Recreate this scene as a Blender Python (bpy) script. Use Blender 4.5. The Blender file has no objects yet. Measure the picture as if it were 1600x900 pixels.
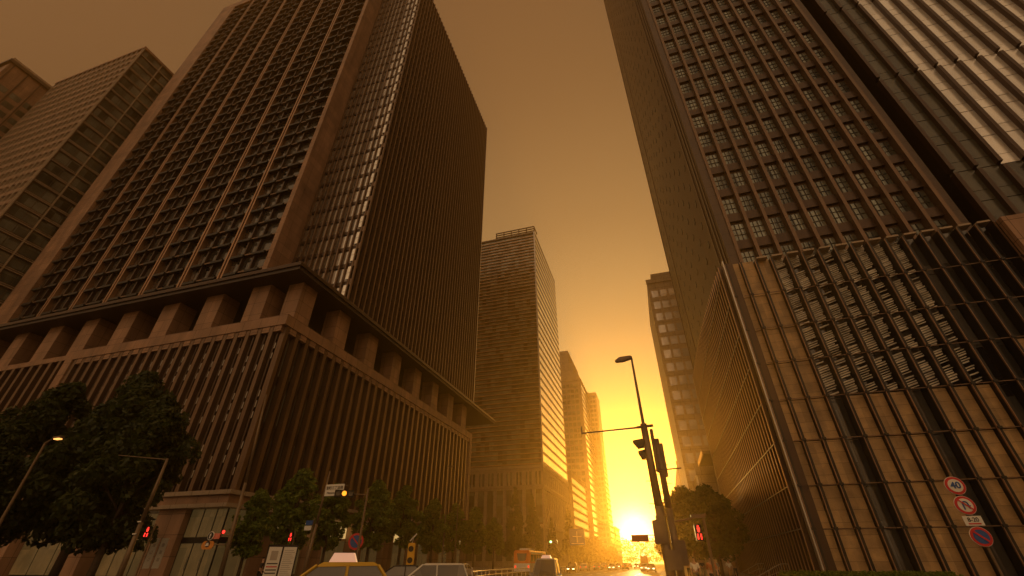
import bpy, bmesh, math, random
import numpy as np
from mathutils import Vector, Matrix
R = math.radians
random.seed(7); rng = np.random.default_rng(7)
S = bpy.context.scene
COL = S.collection

# ------------------------------------------------------------------ camera
CAM_H = 1.6
PITCH = math.atan(429/668.); YAW = math.atan(245/math.hypot(668, 429))
cam = bpy.data.cameras.new('camera'); co = bpy.data.objects.new('camera', cam); COL.objects.link(co)
cam.sensor_width = 36; cam.lens = 668/1600*36; cam.clip_start = .1; cam.clip_end = 6000
co.location = (0, 0, CAM_H); co.rotation_euler = (math.pi/2+PITCH, 0, YAW)
S.camera = co

# ------------------------------------------------------------------ sky, sun, exposure
SUN_EL, SUN_AZ = R(2.75), R(3.1)          # azimuth measured from +Y towards -X
sdir = Vector((-math.sin(SUN_AZ)*math.cos(SUN_EL), math.cos(SUN_AZ)*math.cos(SUN_EL), math.sin(SUN_EL)))
W = bpy.data.worlds.new('World'); S.world = W; W.use_nodes = True
nt = W.node_tree; N = nt.nodes; L = nt.links; N.clear()
wout = N.new('ShaderNodeOutputWorld'); bg = N.new('ShaderNodeBackground'); bg.inputs[1].default_value = .1
sky = N.new('ShaderNodeTexSky'); sky.sky_type = 'NISHITA'; sky.sun_disc = False
sky.sun_elevation = SUN_EL; sky.sun_rotation = -SUN_AZ; sky.dust_density = 4
tc = N.new('ShaderNodeTexCoord')
dot = N.new('ShaderNodeVectorMath'); dot.operation = 'DOT_PRODUCT'; dot.inputs[1].default_value = sdir
nrm = N.new('ShaderNodeVectorMath'); nrm.operation = 'NORMALIZE'
L.new(tc.outputs['Generated'], nrm.inputs[0]); L.new(nrm.outputs[0], dot.inputs[0])
ramp = N.new('ShaderNodeValToRGB'); ramp.color_ramp.interpolation = 'B_SPLINE'
mr = N.new('ShaderNodeMapRange'); mr.inputs[1].default_value = -1; mr.inputs[2].default_value = 1
L.new(dot.outputs['Value'], mr.inputs[0]); L.new(mr.outputs[0], ramp.inputs[0])
def cosp(a): return (math.cos(R(a))+1)/2
stops = [(180, (.80,.55,.33)), (125, (.50,.34,.19)), (95, (.16,.085,.036)), (72, (.165,.080,.030)), (55, (.19,.094,.033)), (38, (.29,.165,.062)),  # stops opposite the sun raised as fill for camera-facing fronts
         (25, (.42,.275,.11)), (13, (.50,.43,.19)), (5, (.56,.54,.27)), (1.5, (.8,.75,.4))]
cr = ramp.color_ramp
cr.elements[0].position = 0; cr.elements[0].color = (*stops[0][1], 1)
cr.elements[1].position = 1; cr.elements[1].color = (.98, .9, .45, 1)
for a, c in stops[1:]:
    e = cr.elements.new(cosp(a)); e.color = (*c, 1)
# a bright solar aureole, a few degrees wide
pw = N.new('ShaderNodeMath'); pw.operation = 'POWER'; pw.inputs[1].default_value = 1600
mx = N.new('ShaderNodeMath'); mx.operation = 'MAXIMUM'; mx.inputs[1].default_value = 0
L.new(dot.outputs['Value'], mx.inputs[0]); L.new(mx.outputs[0], pw.inputs[0])
glow = N.new('ShaderNodeVectorMath'); glow.operation = 'SCALE'; glow.inputs[0].default_value = (6, 5.4, 3.2)
L.new(pw.outputs[0], glow.inputs['Scale'])
tint = N.new('ShaderNodeVectorMath'); tint.operation = 'MULTIPLY'; tint.inputs[1].default_value = (.012, .007, .003)
L.new(sky.outputs[0], tint.inputs[0])
a1 = N.new('ShaderNodeVectorMath'); a1.operation = 'ADD'; a2 = N.new('ShaderNodeVectorMath'); a2.operation = 'ADD'
L.new(ramp.outputs[0], a1.inputs[0]); L.new(tint.outputs[0], a1.inputs[1])
L.new(a1.outputs[0], a2.inputs[0]); L.new(glow.outputs[0], a2.inputs[1])
sc = N.new('ShaderNodeVectorMath'); sc.operation = 'SCALE'; sc.inputs['Scale'].default_value = 10
L.new(a2.outputs[0], sc.inputs[0]); L.new(sc.outputs[0], bg.inputs[0]); L.new(bg.outputs[0], wout.inputs[0])
sl = bpy.data.lights.new('sun', 'SUN'); sl.energy = 5; sl.angle = R(.5); sl.color = (1, .62, .2)
so = bpy.data.objects.new('sun', sl); COL.objects.link(so)
so.rotation_euler = (-sdir).to_track_quat('-Z', 'Y').to_euler()
S.view_settings.view_transform = 'Standard'; S.view_settings.look = 'None'; S.view_settings.gamma = 1
S.view_settings.exposure = 0.4

# ------------------------------------------------------------------ helpers
def px_of(X, Y, Z):
    Z = Z-CAM_H; c, s = math.cos(YAW), math.sin(YAW)
    x = X*c+Y*s; fy = -X*s+Y*c; cp, sp = math.cos(PITCH), math.sin(PITCH)
    d = fy*cp+Z*sp; v = -fy*sp+Z*cp
    if d < .1: return None
    return 800+668*x/d, 450-668*v/d, d
def bear(deg, d): return (d*math.sin(R(deg)), d*math.cos(R(deg)))

class MB:
    def __init__(s): s.v = []; s.f = []
    def box(s, x0, x1, y0, y1, z0, z1):
        if x0 > x1: x0, x1 = x1, x0
        if y0 > y1: y0, y1 = y1, y0
        if z0 > z1: z0, z1 = z1, z0
        b = len(s.v)
        s.v += [(x0,y0,z0),(x1,y0,z0),(x1,y1,z0),(x0,y1,z0),(x0,y0,z1),(x1,y0,z1),(x1,y1,z1),(x0,y1,z1)]
        s.f += [(b,b+3,b+2,b+1),(b+4,b+5,b+6,b+7),(b,b+1,b+5,b+4),(b+1,b+2,b+6,b+5),(b+2,b+3,b+7,b+6),(b+3,b,b+4,b+7)]
        return s
    def cyl(s, p0, p1, r0, r1=None, n=10):
        if r1 is None: r1 = r0
        p0, p1 = Vector(p0), Vector(p1); d = (p1-p0).normalized()
        u = d.orthogonal().normalized(); w = d.cross(u); b = len(s.v)
        for p, r in ((p0, r0), (p1, r1)):
            for k in range(n):
                a = 2*math.pi*k/n; s.v.append(tuple(p+(u*math.cos(a)+w*math.sin(a))*r))
        for k in range(n): s.f.append((b+k, b+(k+1) % n, b+n+(k+1) % n, b+n+k))
        s.f.append(tuple(b+k for k in range(n))[::-1]); s.f.append(tuple(b+n+k for k in range(n)))
        return s
    def tube(s, pts, rs, n=8):
        for i in range(len(pts)-1): s.cyl(pts[i], pts[i+1], rs[i], rs[i+1], n)
        return s
    def prism(s, pts, axis, a0, a1):
        # pts: 2-D outline in the two other axes
        b = len(s.v); n = len(pts)
        for a in (a0, a1):
            for p, q in pts:
                s.v.append({'x': (a, p, q), 'y': (p, a, q), 'z': (p, q, a)}[axis])
        for k in range(n): s.f.append((b+k, b+(k+1) % n, b+n+(k+1) % n, b+n+k))
        s.f.append(tuple(b+k for k in range(n))[::-1]); s.f.append(tuple(b+n+k for k in range(n)))
        return s
    def poly(s, pts): b = len(s.v); s.v += pts; s.f.append(tuple(range(b, b+len(pts)))); return s
    def build(s, name, mat, parent=None, bevel=0, smooth=False, local=False):
        me = bpy.data.meshes.new(name)
        off = Vector((0, 0, 0))
        if parent is not None and not local:
            q = parent
            while q: off += q.location; q = q.parent
        me.from_pydata([(x-off.x, y-off.y, z-off.z) for x, y, z in s.v], [], s.f)
        bm = bmesh.new(); bm.from_mesh(me); bmesh.ops.recalc_face_normals(bm, faces=bm.faces)
        if bevel:
            es = [e for e in bm.edges if len(e.link_faces) == 2 and e.calc_face_angle(0) > .5]
            bmesh.ops.bevel(bm, geom=es, offset=bevel, segments=2, affect='EDGES', clamp_overlap=True)
        bm.to_mesh(me); bm.free()
        if smooth:
            for p in me.polygons: p.use_smooth = True
        me.materials.append(mat)
        o = bpy.data.objects.new(name, me); COL.objects.link(o)
        if parent: o.parent = parent
        return o
def tag(o, label=None, cat=None, group=None, kind=None):
    if label: o['label'] = label
    if cat: o['category'] = cat
    if group: o['group'] = group
    if kind: o['kind'] = kind
    return o
def thing(name, label, cat, loc=(0, 0, 0), group=None, rz=0):
    o = bpy.data.objects.new(name, None); COL.objects.link(o); o.location = loc; o.rotation_euler.z = rz
    o.empty_display_size = .3
    return tag(o, label, cat, group)
def copy_tree(o, parent=None):
    c = o.copy(); COL.objects.link(c); c.parent = parent
    for ch in [x for x in o.children]: copy_tree(ch, c)
    return c
def repeat_parts(parent, name, boxes, mat, limit=100):
    """boxes: list of (x0,x1,y0,y1,z0,z1) or MB; the 'limit' that show largest are parts, the rest one stuff part"""
    def size(b):
        bx = b if not isinstance(b, MB) else (min(v[0] for v in b.v), max(v[0] for v in b.v), min(v[1] for v in b.v), max(v[1] for v in b.v), min(v[2] for v in b.v), max(v[2] for v in b.v))
        pp = [px_of(x, y, z) for x in bx[:2] for y in bx[2:4] for z in bx[4:]]
        if any(p is None for p in pp): return 0
        xs = [min(max(p[0], 0), 1600) for p in pp]; ys = [min(max(p[1], 0), 900) for p in pp]
        return (max(xs)-min(xs))*(max(ys)-min(ys))
    bs = sorted(boxes, key=size, reverse=True)
    def mk(lst):
        m = MB()
        for b in lst:
            if isinstance(b, MB):
                o = len(m.v); m.v += b.v; m.f += [tuple(i+o for i in f) for f in b.f]
            else: m.box(*b)
        return m
    if len(bs) <= limit:
        for b in bs: mk([b]).build(name, mat, parent)
    else:
        for b in bs[:limit]: mk([b]).build(name, mat, parent)
        tag(mk(bs[limit:]).build(name, mat, parent), kind='stuff')

# ------------------------------------------------------------------ materials
def mat(name, col, rough=.6, metal=0, var=.15, scale=1.5, bump=0, emit=None, estr=1, spec=.5, streak=0, joints=None, cells=None):
    m = bpy.data.materials.new(name); m.use_nodes = True; t = m.node_tree; n = t.nodes; l = t.links
    b = n['Principled BSDF']; b.inputs['Roughness'].default_value = rough; b.inputs['Metallic'].default_value = metal
    b.inputs['Specular IOR Level'].default_value = spec
    b.inputs['Base Color'].default_value = (*col, 1)
    if emit:
        b.inputs['Emission Color'].default_value = (*emit, 1); b.inputs['Emission Strength'].default_value = estr
    if var:
        g = n.new('ShaderNodeNewGeometry')
        no = n.new('ShaderNodeTexNoise'); no.inputs['Scale'].default_value = scale; no.inputs['Detail'].default_value = 6
        mp = n.new('ShaderNodeMapping'); mp.inputs['Scale'].default_value = (1, 1, .25 if streak else 1)
        l.new(g.outputs['Position'], mp.inputs[0]); l.new(mp.outputs[0], no.inputs['Vector'])
        r = n.new('ShaderNodeMapRange'); r.inputs[1].default_value = .25; r.inputs[2].default_value = .75
        r.inputs[3].default_value = 1-var; r.inputs[4].default_value = 1+var
        l.new(no.outputs[0], r.inputs[0])
        last = r.outputs[0]
        if joints:     # panel joints: (pitch across, pitch up, width)
            sep = n.new('ShaderNodeSeparateXYZ'); l.new(g.outputs['Position'], sep.inputs[0])
            ad = n.new('ShaderNodeMath'); ad.operation = 'ADD'; l.new(sep.outputs[0], ad.inputs[0]); l.new(sep.outputs[1], ad.inputs[1])
            for src, p in ((ad.outputs[0], joints[0]), (sep.outputs[2], joints[1])):
                a = n.new('ShaderNodeMath'); a.operation = 'DIVIDE'; l.new(src, a.inputs[0]); a.inputs[1].default_value = p
                f = n.new('ShaderNodeMath'); f.operation = 'FRACT'; l.new(a.outputs[0], f.inputs[0])
                c = n.new('ShaderNodeMath'); c.operation = 'GREATER_THAN'; l.new(f.outputs[0], c.inputs[0]); c.inputs[1].default_value = joints[2]/p
                k = n.new('ShaderNodeMapRange'); k.inputs[3].default_value = .4; l.new(c.outputs[0], k.inputs[0])
                q = n.new('ShaderNodeMath'); q.operation = 'MULTIPLY'; l.new(last, q.inputs[0]); l.new(k.outputs[0], q.inputs[1]); last = q.outputs[0]
        if cells:      # each pane or slab (cell of this size) has a tone of its own
            sn = n.new('ShaderNodeVectorMath'); sn.operation = 'SNAP'; sn.inputs[1].default_value = cells[0]; l.new(g.outputs['Position'], sn.inputs[0])
            wn_ = n.new('ShaderNodeTexWhiteNoise'); l.new(sn.outputs[0], wn_.inputs['Vector'])
            k = n.new('ShaderNodeMapRange'); k.inputs[3].default_value = cells[1]; k.inputs[4].default_value = cells[2]; l.new(wn_.outputs[0], k.inputs[0])
            q = n.new('ShaderNodeMath'); q.operation = 'MULTIPLY'; l.new(last, q.inputs[0]); l.new(k.outputs[0], q.inputs[1]); last = q.outputs[0]
        v = n.new('ShaderNodeVectorMath'); v.operation = 'SCALE'; v.inputs[0].default_value = col
        l.new(last, v.inputs['Scale']); l.new(v.outputs[0], b.inputs['Base Color'])
        rr = n.new('ShaderNodeMapRange'); rr.inputs[3].default_value = max(rough-.08, .02); rr.inputs[4].default_value = min(rough+.1, 1)
        l.new(no.outputs[0], rr.inputs[0]); l.new(rr.outputs[0], b.inputs['Roughness'])
        if bump:
            bp = n.new('ShaderNodeBump'); bp.inputs['Strength'].default_value = bump; bp.inputs['Distance'].default_value = .05
            n2 = n.new('ShaderNodeTexNoise'); n2.inputs['Scale'].default_value = scale*8; n2.inputs['Detail'].default_value = 4
            l.new(g.outputs['Position'], n2.inputs['Vector']); l.new(n2.outputs[0], bp.inputs['Height']); l.new(bp.outputs[0], b.inputs['Normal'])
    return m
M = dict(
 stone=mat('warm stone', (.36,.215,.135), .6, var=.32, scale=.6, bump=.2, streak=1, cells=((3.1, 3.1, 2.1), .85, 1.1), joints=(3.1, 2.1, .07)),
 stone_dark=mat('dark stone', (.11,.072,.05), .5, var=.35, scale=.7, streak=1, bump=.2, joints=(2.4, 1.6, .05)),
 stone_pale=mat('pale stone', (.42,.33,.24), .7, var=.15, scale=.8, bump=.2, joints=(2.6, 1.5, .06)),
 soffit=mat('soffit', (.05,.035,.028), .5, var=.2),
 bronze=mat('bronze fin', (.17,.105,.065), .38, .45, var=.2, scale=.8, streak=1),
 bronze_dk=mat('dark bronze', (.07,.043,.03), .35, .5, var=.25, scale=.8, streak=1),
 copper=mat('copper rib', (.42,.25,.15), .35, .6, var=.2, streak=1),
 alu=mat('aluminium', (.45,.42,.38), .35, .8, var=.1),
 glass=mat('dark glass', (.035,.033,.03), .06, 0, var=.4, scale=.12, spec=.9, cells=((2.6, 2.6, 4.15), .2, 3.2)),
 glass_matt=mat('smoked glass', (.045,.03,.02), .3, 0, var=.4, scale=.3, spec=.4),
 glass_side=mat('reflective glass', (.35,.31,.26), .09, .75, var=.15, scale=.15),
 glass_grey=mat('grey green glass', (.17,.18,.15), .12, .35, var=.4, scale=.35, cells=((2.08, 2.1, 4.25), .35, 1.7)),
 pane_pale=mat('pale mirror pane', (.82,.78,.72), .16, .75, var=.12, scale=.25),
 pane_sky=mat('painted sky reflection pane', (.92,.88,.82), .2, .45, var=.12, scale=.25, cells=((2.17, 3, 4.45), .72, 1.0)),  # sky reflection put into the pale base colour
 pane_sun=mat('sun facing pane', (.95,.93,.85), .07, 1, var=.1, scale=.2, cells=((50, 4, 4.2), .8, 1.0)),
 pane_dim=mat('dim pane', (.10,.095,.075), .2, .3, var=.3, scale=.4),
 refl_streak=mat('painted reflection streak', (.78,.72,.6), .5, 0, var=.5, scale=1.2),
 concrete=mat('concrete', (.36,.27,.19), .8, var=.2, scale=.5, bump=.3, joints=(3.6, 3.5, .06)),
 limestone=mat('panel limestone', (.48,.31,.14), .45, var=.35, scale=.9, bump=.5, joints=(50., .82, .025), cells=((1.425, 3, 1.64), .78, 1.12)),
 black=mat('black metal', (.02,.018,.016), .4, .3, var=.1),
 steel=mat('painted steel pole', (.20,.14,.085), .45, .3, var=.15, scale=3),
 white=mat('white paint', (.75,.73,.68), .45, var=.06, scale=3),
 rail=mat('rail paint', (.7,.66,.58), .35, .2, var=.1, scale=3),
 asphalt=mat('asphalt', (.055,.052,.05), .55, var=.3, scale=.35, bump=.4),
 paving=mat('paving', (.30,.26,.21), .6, var=.2, scale=.8, bump=.3, joints=(.6, 50., .02)),
 kerb=mat('kerb granite', (.34,.31,.27), .7, var=.15, scale=4),
 ground=mat('ground', (.12,.11,.10), .9, var=.2, scale=.1),
 trunk=mat('bark', (.09,.065,.045), .9, var=.3, scale=6, bump=.6),
 tyre=mat('tyre', (.02,.02,.02), .8, var=.1), rim=mat('rim', (.5,.5,.5), .3, .9, var=0),
 amber=mat('amber lamp', (.8,.3,.05), .3, var=0, emit=(1,.30,.02), estr=1.6),
 red=mat('red lamp', (.8,.03,.03), .3, var=0, emit=(1,.03,.02), estr=2),
 green=mat('green lamp', (.2,.8,.3), .3, var=0, emit=(.35,1,.3), estr=5),
 lamp=mat('street light', (1,.7,.4), .3, var=0, emit=(1,.40,.09), estr=1.6),
 head=mat('headlight', (.9,.85,.6), .1, var=0, emit=(1,.8,.35), estr=5),
 tail=mat('tail light', (.5,.02,.02), .2, var=0, emit=(1,.06,.02), estr=.8),
 lit=mat('lit interior', (.6,.5,.3), .5, var=.35, scale=.5, emit=(1,.62,.2), estr=.45),
 lit_dim=mat('dim interior', (.17,.12,.06), .12, var=.6, scale=.5, emit=(1,.62,.2), estr=.03, spec=.6, cells=((1.7, 1.7, 3), .5, 1.4)),
 sign_white=mat('sign white', (.8,.78,.72), .4, var=.03), sign_red=mat('sign red', (.62,.03,.03), .4, var=.03),
 sign_blue=mat('sign blue', (.03,.10,.35), .4, var=.03), sign_black=mat('sign black', (.015,.015,.02), .5, var=0),
 sign_pink=mat('sign faded red', (.75,.22,.16), .4, var=.05), sign_orange=mat('sign orange', (.7,.28,.05), .4, var=.05),
 yellow=mat('yellow paint', (.75,.42,.03), .4, var=.08, scale=3), orange=mat('bus orange', (.75,.16,.02), .3, var=.05),
 skin=mat('skin', (.45,.27,.18), .6, var=.05),
)
def leafmat(name, c1, c2):
    m = bpy.data.materials.new(name); m.use_nodes = True; t = m.node_tree; n = t.nodes; l = t.links; b = n['Principled BSDF']
    g = n.new('ShaderNodeNewGeometry'); r = n.new('ShaderNodeMix'); r.data_type = 'RGBA'
    r.inputs[6].default_value = (*c1, 1); r.inputs[7].default_value = (*c2, 1)
    l.new(g.outputs['Random Per Island'], r.inputs[0]); l.new(r.outputs[2], b.inputs['Base Color'])
    b.inputs['Roughness'].default_value = .5
    b.inputs['Transmission Weight'].default_value = 0
    tr = n.new('ShaderNodeBsdfTranslucent'); l.new(r.outputs[2], tr.inputs[0])
    ms = n.new('ShaderNodeMixShader'); ms.inputs[0].default_value = .5
    l.new(b.outputs[0], ms.inputs[1]); l.new(tr.outputs[0], ms.inputs[2]); l.new(ms.outputs[0], n['Material Output'].inputs[0])
    return m
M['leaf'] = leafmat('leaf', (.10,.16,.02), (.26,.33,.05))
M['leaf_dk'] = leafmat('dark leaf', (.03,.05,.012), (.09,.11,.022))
M['needle'] = leafmat('needle', (.035,.055,.015), (.09,.10,.025))

# ------------------------------------------------------------------ ground, road, pavements
def struct(name, mb, m, **k): return tag(mb.build(name, m, **k), kind='structure')
struct('ground', MB().box(-1200, 1200, -1200, 1200, -.5, -.16), M['ground'])
RX0, RX1 = -38.5, -1.4           # the avenue
struct('road', MB().box(RX0, RX1, -60, 900, -.1, 0), M['asphalt'])
struct('side_street', MB().box(-400, RX0-.01, -4, 29, -.1, .002).box(RX1+.01, 300, 8, 26, -.1, .002), M['asphalt'])
struct('pavement', MB().box(RX0-200, RX0-.15, 29.3, 900, -.15, .13), M['paving'])
struct('pavement', MB().box(RX1+.15, 200, 26.3, 900, -.15, .13), M['paving'])
struct('pavement', MB().box(RX1+.15, 200, -60, 7.7, -.15, .13), M['paving'])
struct('pavement', MB().box(RX0-200, RX0-.15, -60, -4.3, -.15, .13), M['paving'])
struct('kerb', MB().box(RX0-.15, RX0, 29.3, 900, -.14, .14).box(RX1, RX1+.15, 26.3, 900, -.14, .14).box(RX1+.15, 200, 26.15, 26.3, -.14, .14)
       .box(RX0-200, RX0-.15, 29.15, 29.3, -.14, .14).box(RX1, RX1+.15, -60, 7.7, -.14, .14), M['kerb'])
mk = MB()
for x in (-35, -31.6, -28.2, -24.8, -15.2, -11.8, -8.4, -5):
    for y in range(36, 500, 10): mk.box(x-.075, x+.075, y, y+5, .0, .006)
for k in range(13): mk.box(-37+k*2.8, -36.1+k*2.8, 29.5, 33, .0, .007)
mk.box(-17.5, -2, 34.2, 34.6, 0, .006)
struct('road_markings', mk, M['white'])

# ------------------------------------------------------------------ office tower on the left
def left_tower():
    T = thing('office_tower', 'huge brown stone office tower with columned podium and jutting eave, left of the avenue', 'building', (-75, 80, 0))
    PX, PY, PYe, PZ = -46.4, 41.7, 113., 31.6
    # podium body
    MB().box(-140, PX-1.1, PY+1.1, PYe-.3, 8.2, PZ-.9).build('podium', M['bronze_dk'], T)
    MB().box(-140, PX-6, PY+6, PYe-.3, .13, 8.2).build('ground_floor_core', M['glass'], T)
    # stone frame round the podium
    MB().box(-91.1, PX, PY, PY+1.2, PZ-1.6, PZ).build('cornice', M['stone'], T)
    MB().box(PX-1.2, PX, PY+1.2, PYe, PZ-1.6, PZ).build('cornice', M['stone'], T)
    MB().box(-91.1, -89.3, PY, PY+1.2, .13, PZ-1.602).build('stone_edge', M['stone'], T)
    MB().box(PX-1.2, PX, PYe-1.4, PYe, .13, PZ-1.602).build('stone_edge', M['stone'], T)
    # left, set back podium wing
    fl = []
    for i in range(20): fl.append((-138+i*2.35, -137.3+i*2.35, PY+.35, PY+1.1, 4, PZ-1))
    MB().box(-140, -91.2, PY+.3, PY+1.0, PZ-1.3, PZ-.4).build('ledge', M['stone'], T)
    repeat_parts(T, 'fin', fl, M['bronze'])
    # canopy band over the shop front: two mouldings and a fascia
    for z0, z1, o, m in ((8.15, 8.6, .5, 'stone_pale'), (7.25, 8.15, .2, 'stone'), (6.85, 7.25, .45, 'stone_pale')):
        MB().box(-60, PX+o, PY-o, PY+1, z0, z1).box(PX-1, PX+o, PY+1, PYe-1.5, z0, z1).build('canopy_band', M[m], T)
    # fins of the podium, camera side and avenue side, with a scalloped soffit behind the cornice
    fins = []
    x = -88.9
    while x < PX-.6: fins.append((x, x+.62, PY+.15, PY+1.0, 8.7, PZ-1.62)); x += 2.1
    y = PY+.6
    fst = []
    while y < PYe-1.6: fst.append((PX-1.0, PX-.15, y, y+.62, 8.7, PZ-1.62)); y += 2.1
    repeat_parts(T, 'fin', fins, M['bronze']); repeat_parts(T, 'fin', fst, M['bronze'])
    sub = []
    for (xx, n) in ((fins, 'x'), (fst, 'y')):
        for f in xx:
            if n == 'x': sub.append((f[0]+1.1, f[0]+1.35, PY+.5, PY+1.05, 8.7, PZ-1.62))
            else: sub.append((PX-1.05, PX-.5, f[2]+1.1, f[2]+1.35, 8.7, PZ-1.62))
    repeat_parts(T, 'slim_fin', sub, M['bronze_dk'])
    repeat_parts(T, 'scalloped_trim', [(f[0]+.75, f[0]+2.0, PY+.12, PY+.7, PZ-2.5, PZ-1.63) for f in fins]+[(PX-.7, PX-.12, f[2]+.75, f[2]+2.0, PZ-2.5, PZ-1.63) for f in fst], M['stone'])
    # podium windows: narrow strips between the fins, three storeys, and the tall lit corner windows
    w, wl = [], []
    for k, f in enumerate(fins[:-1]):
        for z0, z1 in ((10, 15.3), (16.8, 21.8), (23.2, 28.6)):
            for a in (.68, 1.4):
                tall = k >= len(fins)-7
                (wl if (tall and z0 > 9 and z0 < 23) else w).append((f[0]+a, f[0]+a+(.38 if a < 1 else .62), PY+1.02, PY+1.09, z0, z1))
    for f in fst[:-1]:
        for z0, z1 in ((10, 15.3), (16.8, 21.8), (23.2, 28.6)):
            for a in (.68, 1.4): w.append((PX-1.09, PX-1.02, f[2]+a, f[2]+a+(.38 if a < 1 else .62), z0, z1))
    repeat_parts(T, 'window', w, M['glass_grey']); 
    for b in wl: MB().box(*b).build('lit_window', M['lit_dim'], T)
    # bright dashes imitating reflections in the window reveals
    rv = []
    for k, f in enumerate(fins):
        for z in (10.3, 11.8, 13.3, 17.0, 18.4, 19.8, 23.6, 25.1, 26.6):
            if rng.random() < .8: rv.append((f[0]+1.36, f[0]+1.50, PY+.52, PY+.58, z, z+.85))
    repeat_parts(T, 'reflection_dash', rv, M['alu'])
    # ground floor: stone piers, shop glass, lit transoms
    piers = [(-56.3, -52.2, PY+.1, PY+2.0), (-70, -66, PY+.1, PY+2), (-84, -80, PY+.1, PY+2)]
    piers += [(PX-1.9, PX-.1, 47.2+i*9.5, 50.2+i*9.5) for i in range(7)]
    for a, b, c, d in piers: MB().box(a, b, c, d, .13, 6.84).build('pier', M['stone'], T)
    gx = [-52.2, -50.3, -48.4, PX-.5]
    for a, b in zip(gx[:-1], gx[1:]):
        MB().box(a+.05, b-.05, PY+.9, PY+.96, 4.0, 6.8).build('shop_window', M['lit_dim'], T)
        MB().box(a+.05, b-.05, PY+.9, PY+.96, .3, 3.4).build('shop_window', M['lit_dim'], T)
    fr = MB()
    for g in gx: fr.box(g-.05, g+.05, PY+.85, PY+1, .13, 6.84)
    fr.box(-52.2, PX-.45, PY+.84, PY+1.1, 3.4, 4.0)
    fr.box(PX-.55, PX-.42, PY+.9, 47.2, 3.4, 4.0).build('shop_frame', M['black'], T)
    for g in gx[1:-1]:
        MB().box(g-.16, g-.11, PY+.78, PY+.84, .9, 2.1).build('door_handle', M['alu'], T)
    for g, z in ((-51.6, 6.3), (-49.6, 6.4), (-47.9, 6.2)): MB().box(g-.3, g+.3, PY+2.2, PY+2.5, z, z+.08).build('ceiling_lamp', M['lit'], T)
    MB().box(-52.1, PX-.6, PY+2.6, PY+2.7, .4, 1.3).build('display_counter', M['stone_pale'], T)
    for a, b in ((PY+.95, 44.2), (44.3, 47.15)):
        MB().box(PX-.52, PX-.46, a, b, .3, 3.4).build('shop_window', M['lit_dim'], T); MB().box(PX-.52, PX-.46, a, b, 4.0, 6.8).build('shop_window', M['lit_dim'], T)
    for x0, x1 in ((-66, -56.3), (-80, -70), (-96, -84)):
        for k in range(3):
            a = x0+(x1-x0)*k/3; MB().box(a+.1, a+(x1-x0)/3-.1, PY+1.6, PY+1.66, .3, 6.6).build('shop_window', M['lit_dim'], T)
    for i in range(7):
        y0 = 50.2+i*9.5
        for k in range(3):
            a = y0+6.5*k/3
            MB().box(PX-1.3, PX-1.24, a+.08, a+2.1, .3, 4.4).build('shop_window', M['lit_dim'], T)
            MB().box(PX-1.3, PX-1.24, a+.08, a+2.1, 4.7, 6.6).build('lit_transom', M['lit'] if k != 1 or i % 2 else M['lit_dim'], T)
    # colonnade storey
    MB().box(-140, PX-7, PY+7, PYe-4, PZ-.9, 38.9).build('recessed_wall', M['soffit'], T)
    cols = [(-133+i*9.5, -129.4+i*9.5, 43.2, 46.4) for i in range(9)]
    cols = [c for c in cols if c[1] < -50]
    cols += [(-50.8, -48.0, 44.2+i*9.2, 47.4+i*9.2) for i in range(8)]
    for a, b, c, d in cols: MB().box(a, b, c, d, PZ-.9, 38.9).build('column', M['stone'], T)
    # big eave
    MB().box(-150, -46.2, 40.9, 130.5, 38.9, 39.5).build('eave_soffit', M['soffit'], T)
    MB().box(-150, -45.95, 40.65, 130.8, 39.5, 40.0).build('eave', M['bronze_dk'], T)
    MB().box(-150, -46.15, 40.85, 130.6, 40.0, 40.3).build('eave_cap', M['stone_dark'], T)
    # stone block above
    SY, SX0, SX1, SZ = 48.8, -144, -63, 197
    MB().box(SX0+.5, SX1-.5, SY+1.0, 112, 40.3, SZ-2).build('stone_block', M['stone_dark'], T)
    MB().box(SX0, SX0+7.6, SY, SY+2, 40.3, SZ).build('edge_pilaster', M['stone'], T)
    MB().box(SX1-1.2, SX1, SY, 53.9, 40.3, SZ).build('edge_pilaster', M['stone'], T)
    MB().box(SX0, SX1, SY-.05, SY+1.9, SZ+.01, SZ+4).build('parapet', M['stone'], T)
    n = 7; x0 = SX0+7.6; pitch = (SX1-1.2-x0)/n; FH = 4.15
    ribs, sills, wins, shades = [], [], [], []
    nf = int((SZ-41)/FH)
    for i in range(n+1):
        x = x0+i*pitch
        if 0 < i < n:
            ribs += [(x-.62, x-.22, SY+.05, SY+1.0, 40.3, SZ), (x+.22, x+.62, SY+.05, SY+1.0, 40.3, SZ)]
    for f in range(nf):
        z = 40.3+f*FH
        sills.append((x0, SX1-1.2, SY+.35, SY+1.0, z, z+.32))
        for i in range(n):
            a = x0+i*pitch+.75; wd = (pitch-1.5)/3
            for j in range(3):
                wins.append((a+j*wd+.18, a+(j+1)*wd-.18, SY+.9, SY+.99, z+.7, z+FH-.35))
                if j < 2: shades.append((a+(j+1)*wd-.17, a+(j+1)*wd+.17, SY+.25, SY+.98, z+.33, z+FH))
    repeat_parts(T, 'rib', ribs, M['copper']); repeat_parts(T, 'sill', sills, M['bronze'])
    repeat_parts(T, 'window', wins, M['glass']); repeat_parts(T, 'mullion', shades, M['bronze_dk'])
    blk = []
    for f in range(nf):
        for i in range(n*2): 
            xx = x0+i*pitch/2+.9; blk.append((xx, xx+pitch/2-2.0, SY-.1, SY+.6, 40.3+f*FH+FH-.55, 40.3+f*FH+FH))
    repeat_parts(T, 'sunshade', blk, M['black'])
    # glass volume towards the avenue
    GX, GY, GYe, GZ = -47.2, 53.5, 114.8, 167
    MB().box(SX1, GX-.9, GY+.6, GYe-.5, 40.3, GZ-.6).build('glass_core', M['black'], T)
    bands, sp = [], []
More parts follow.
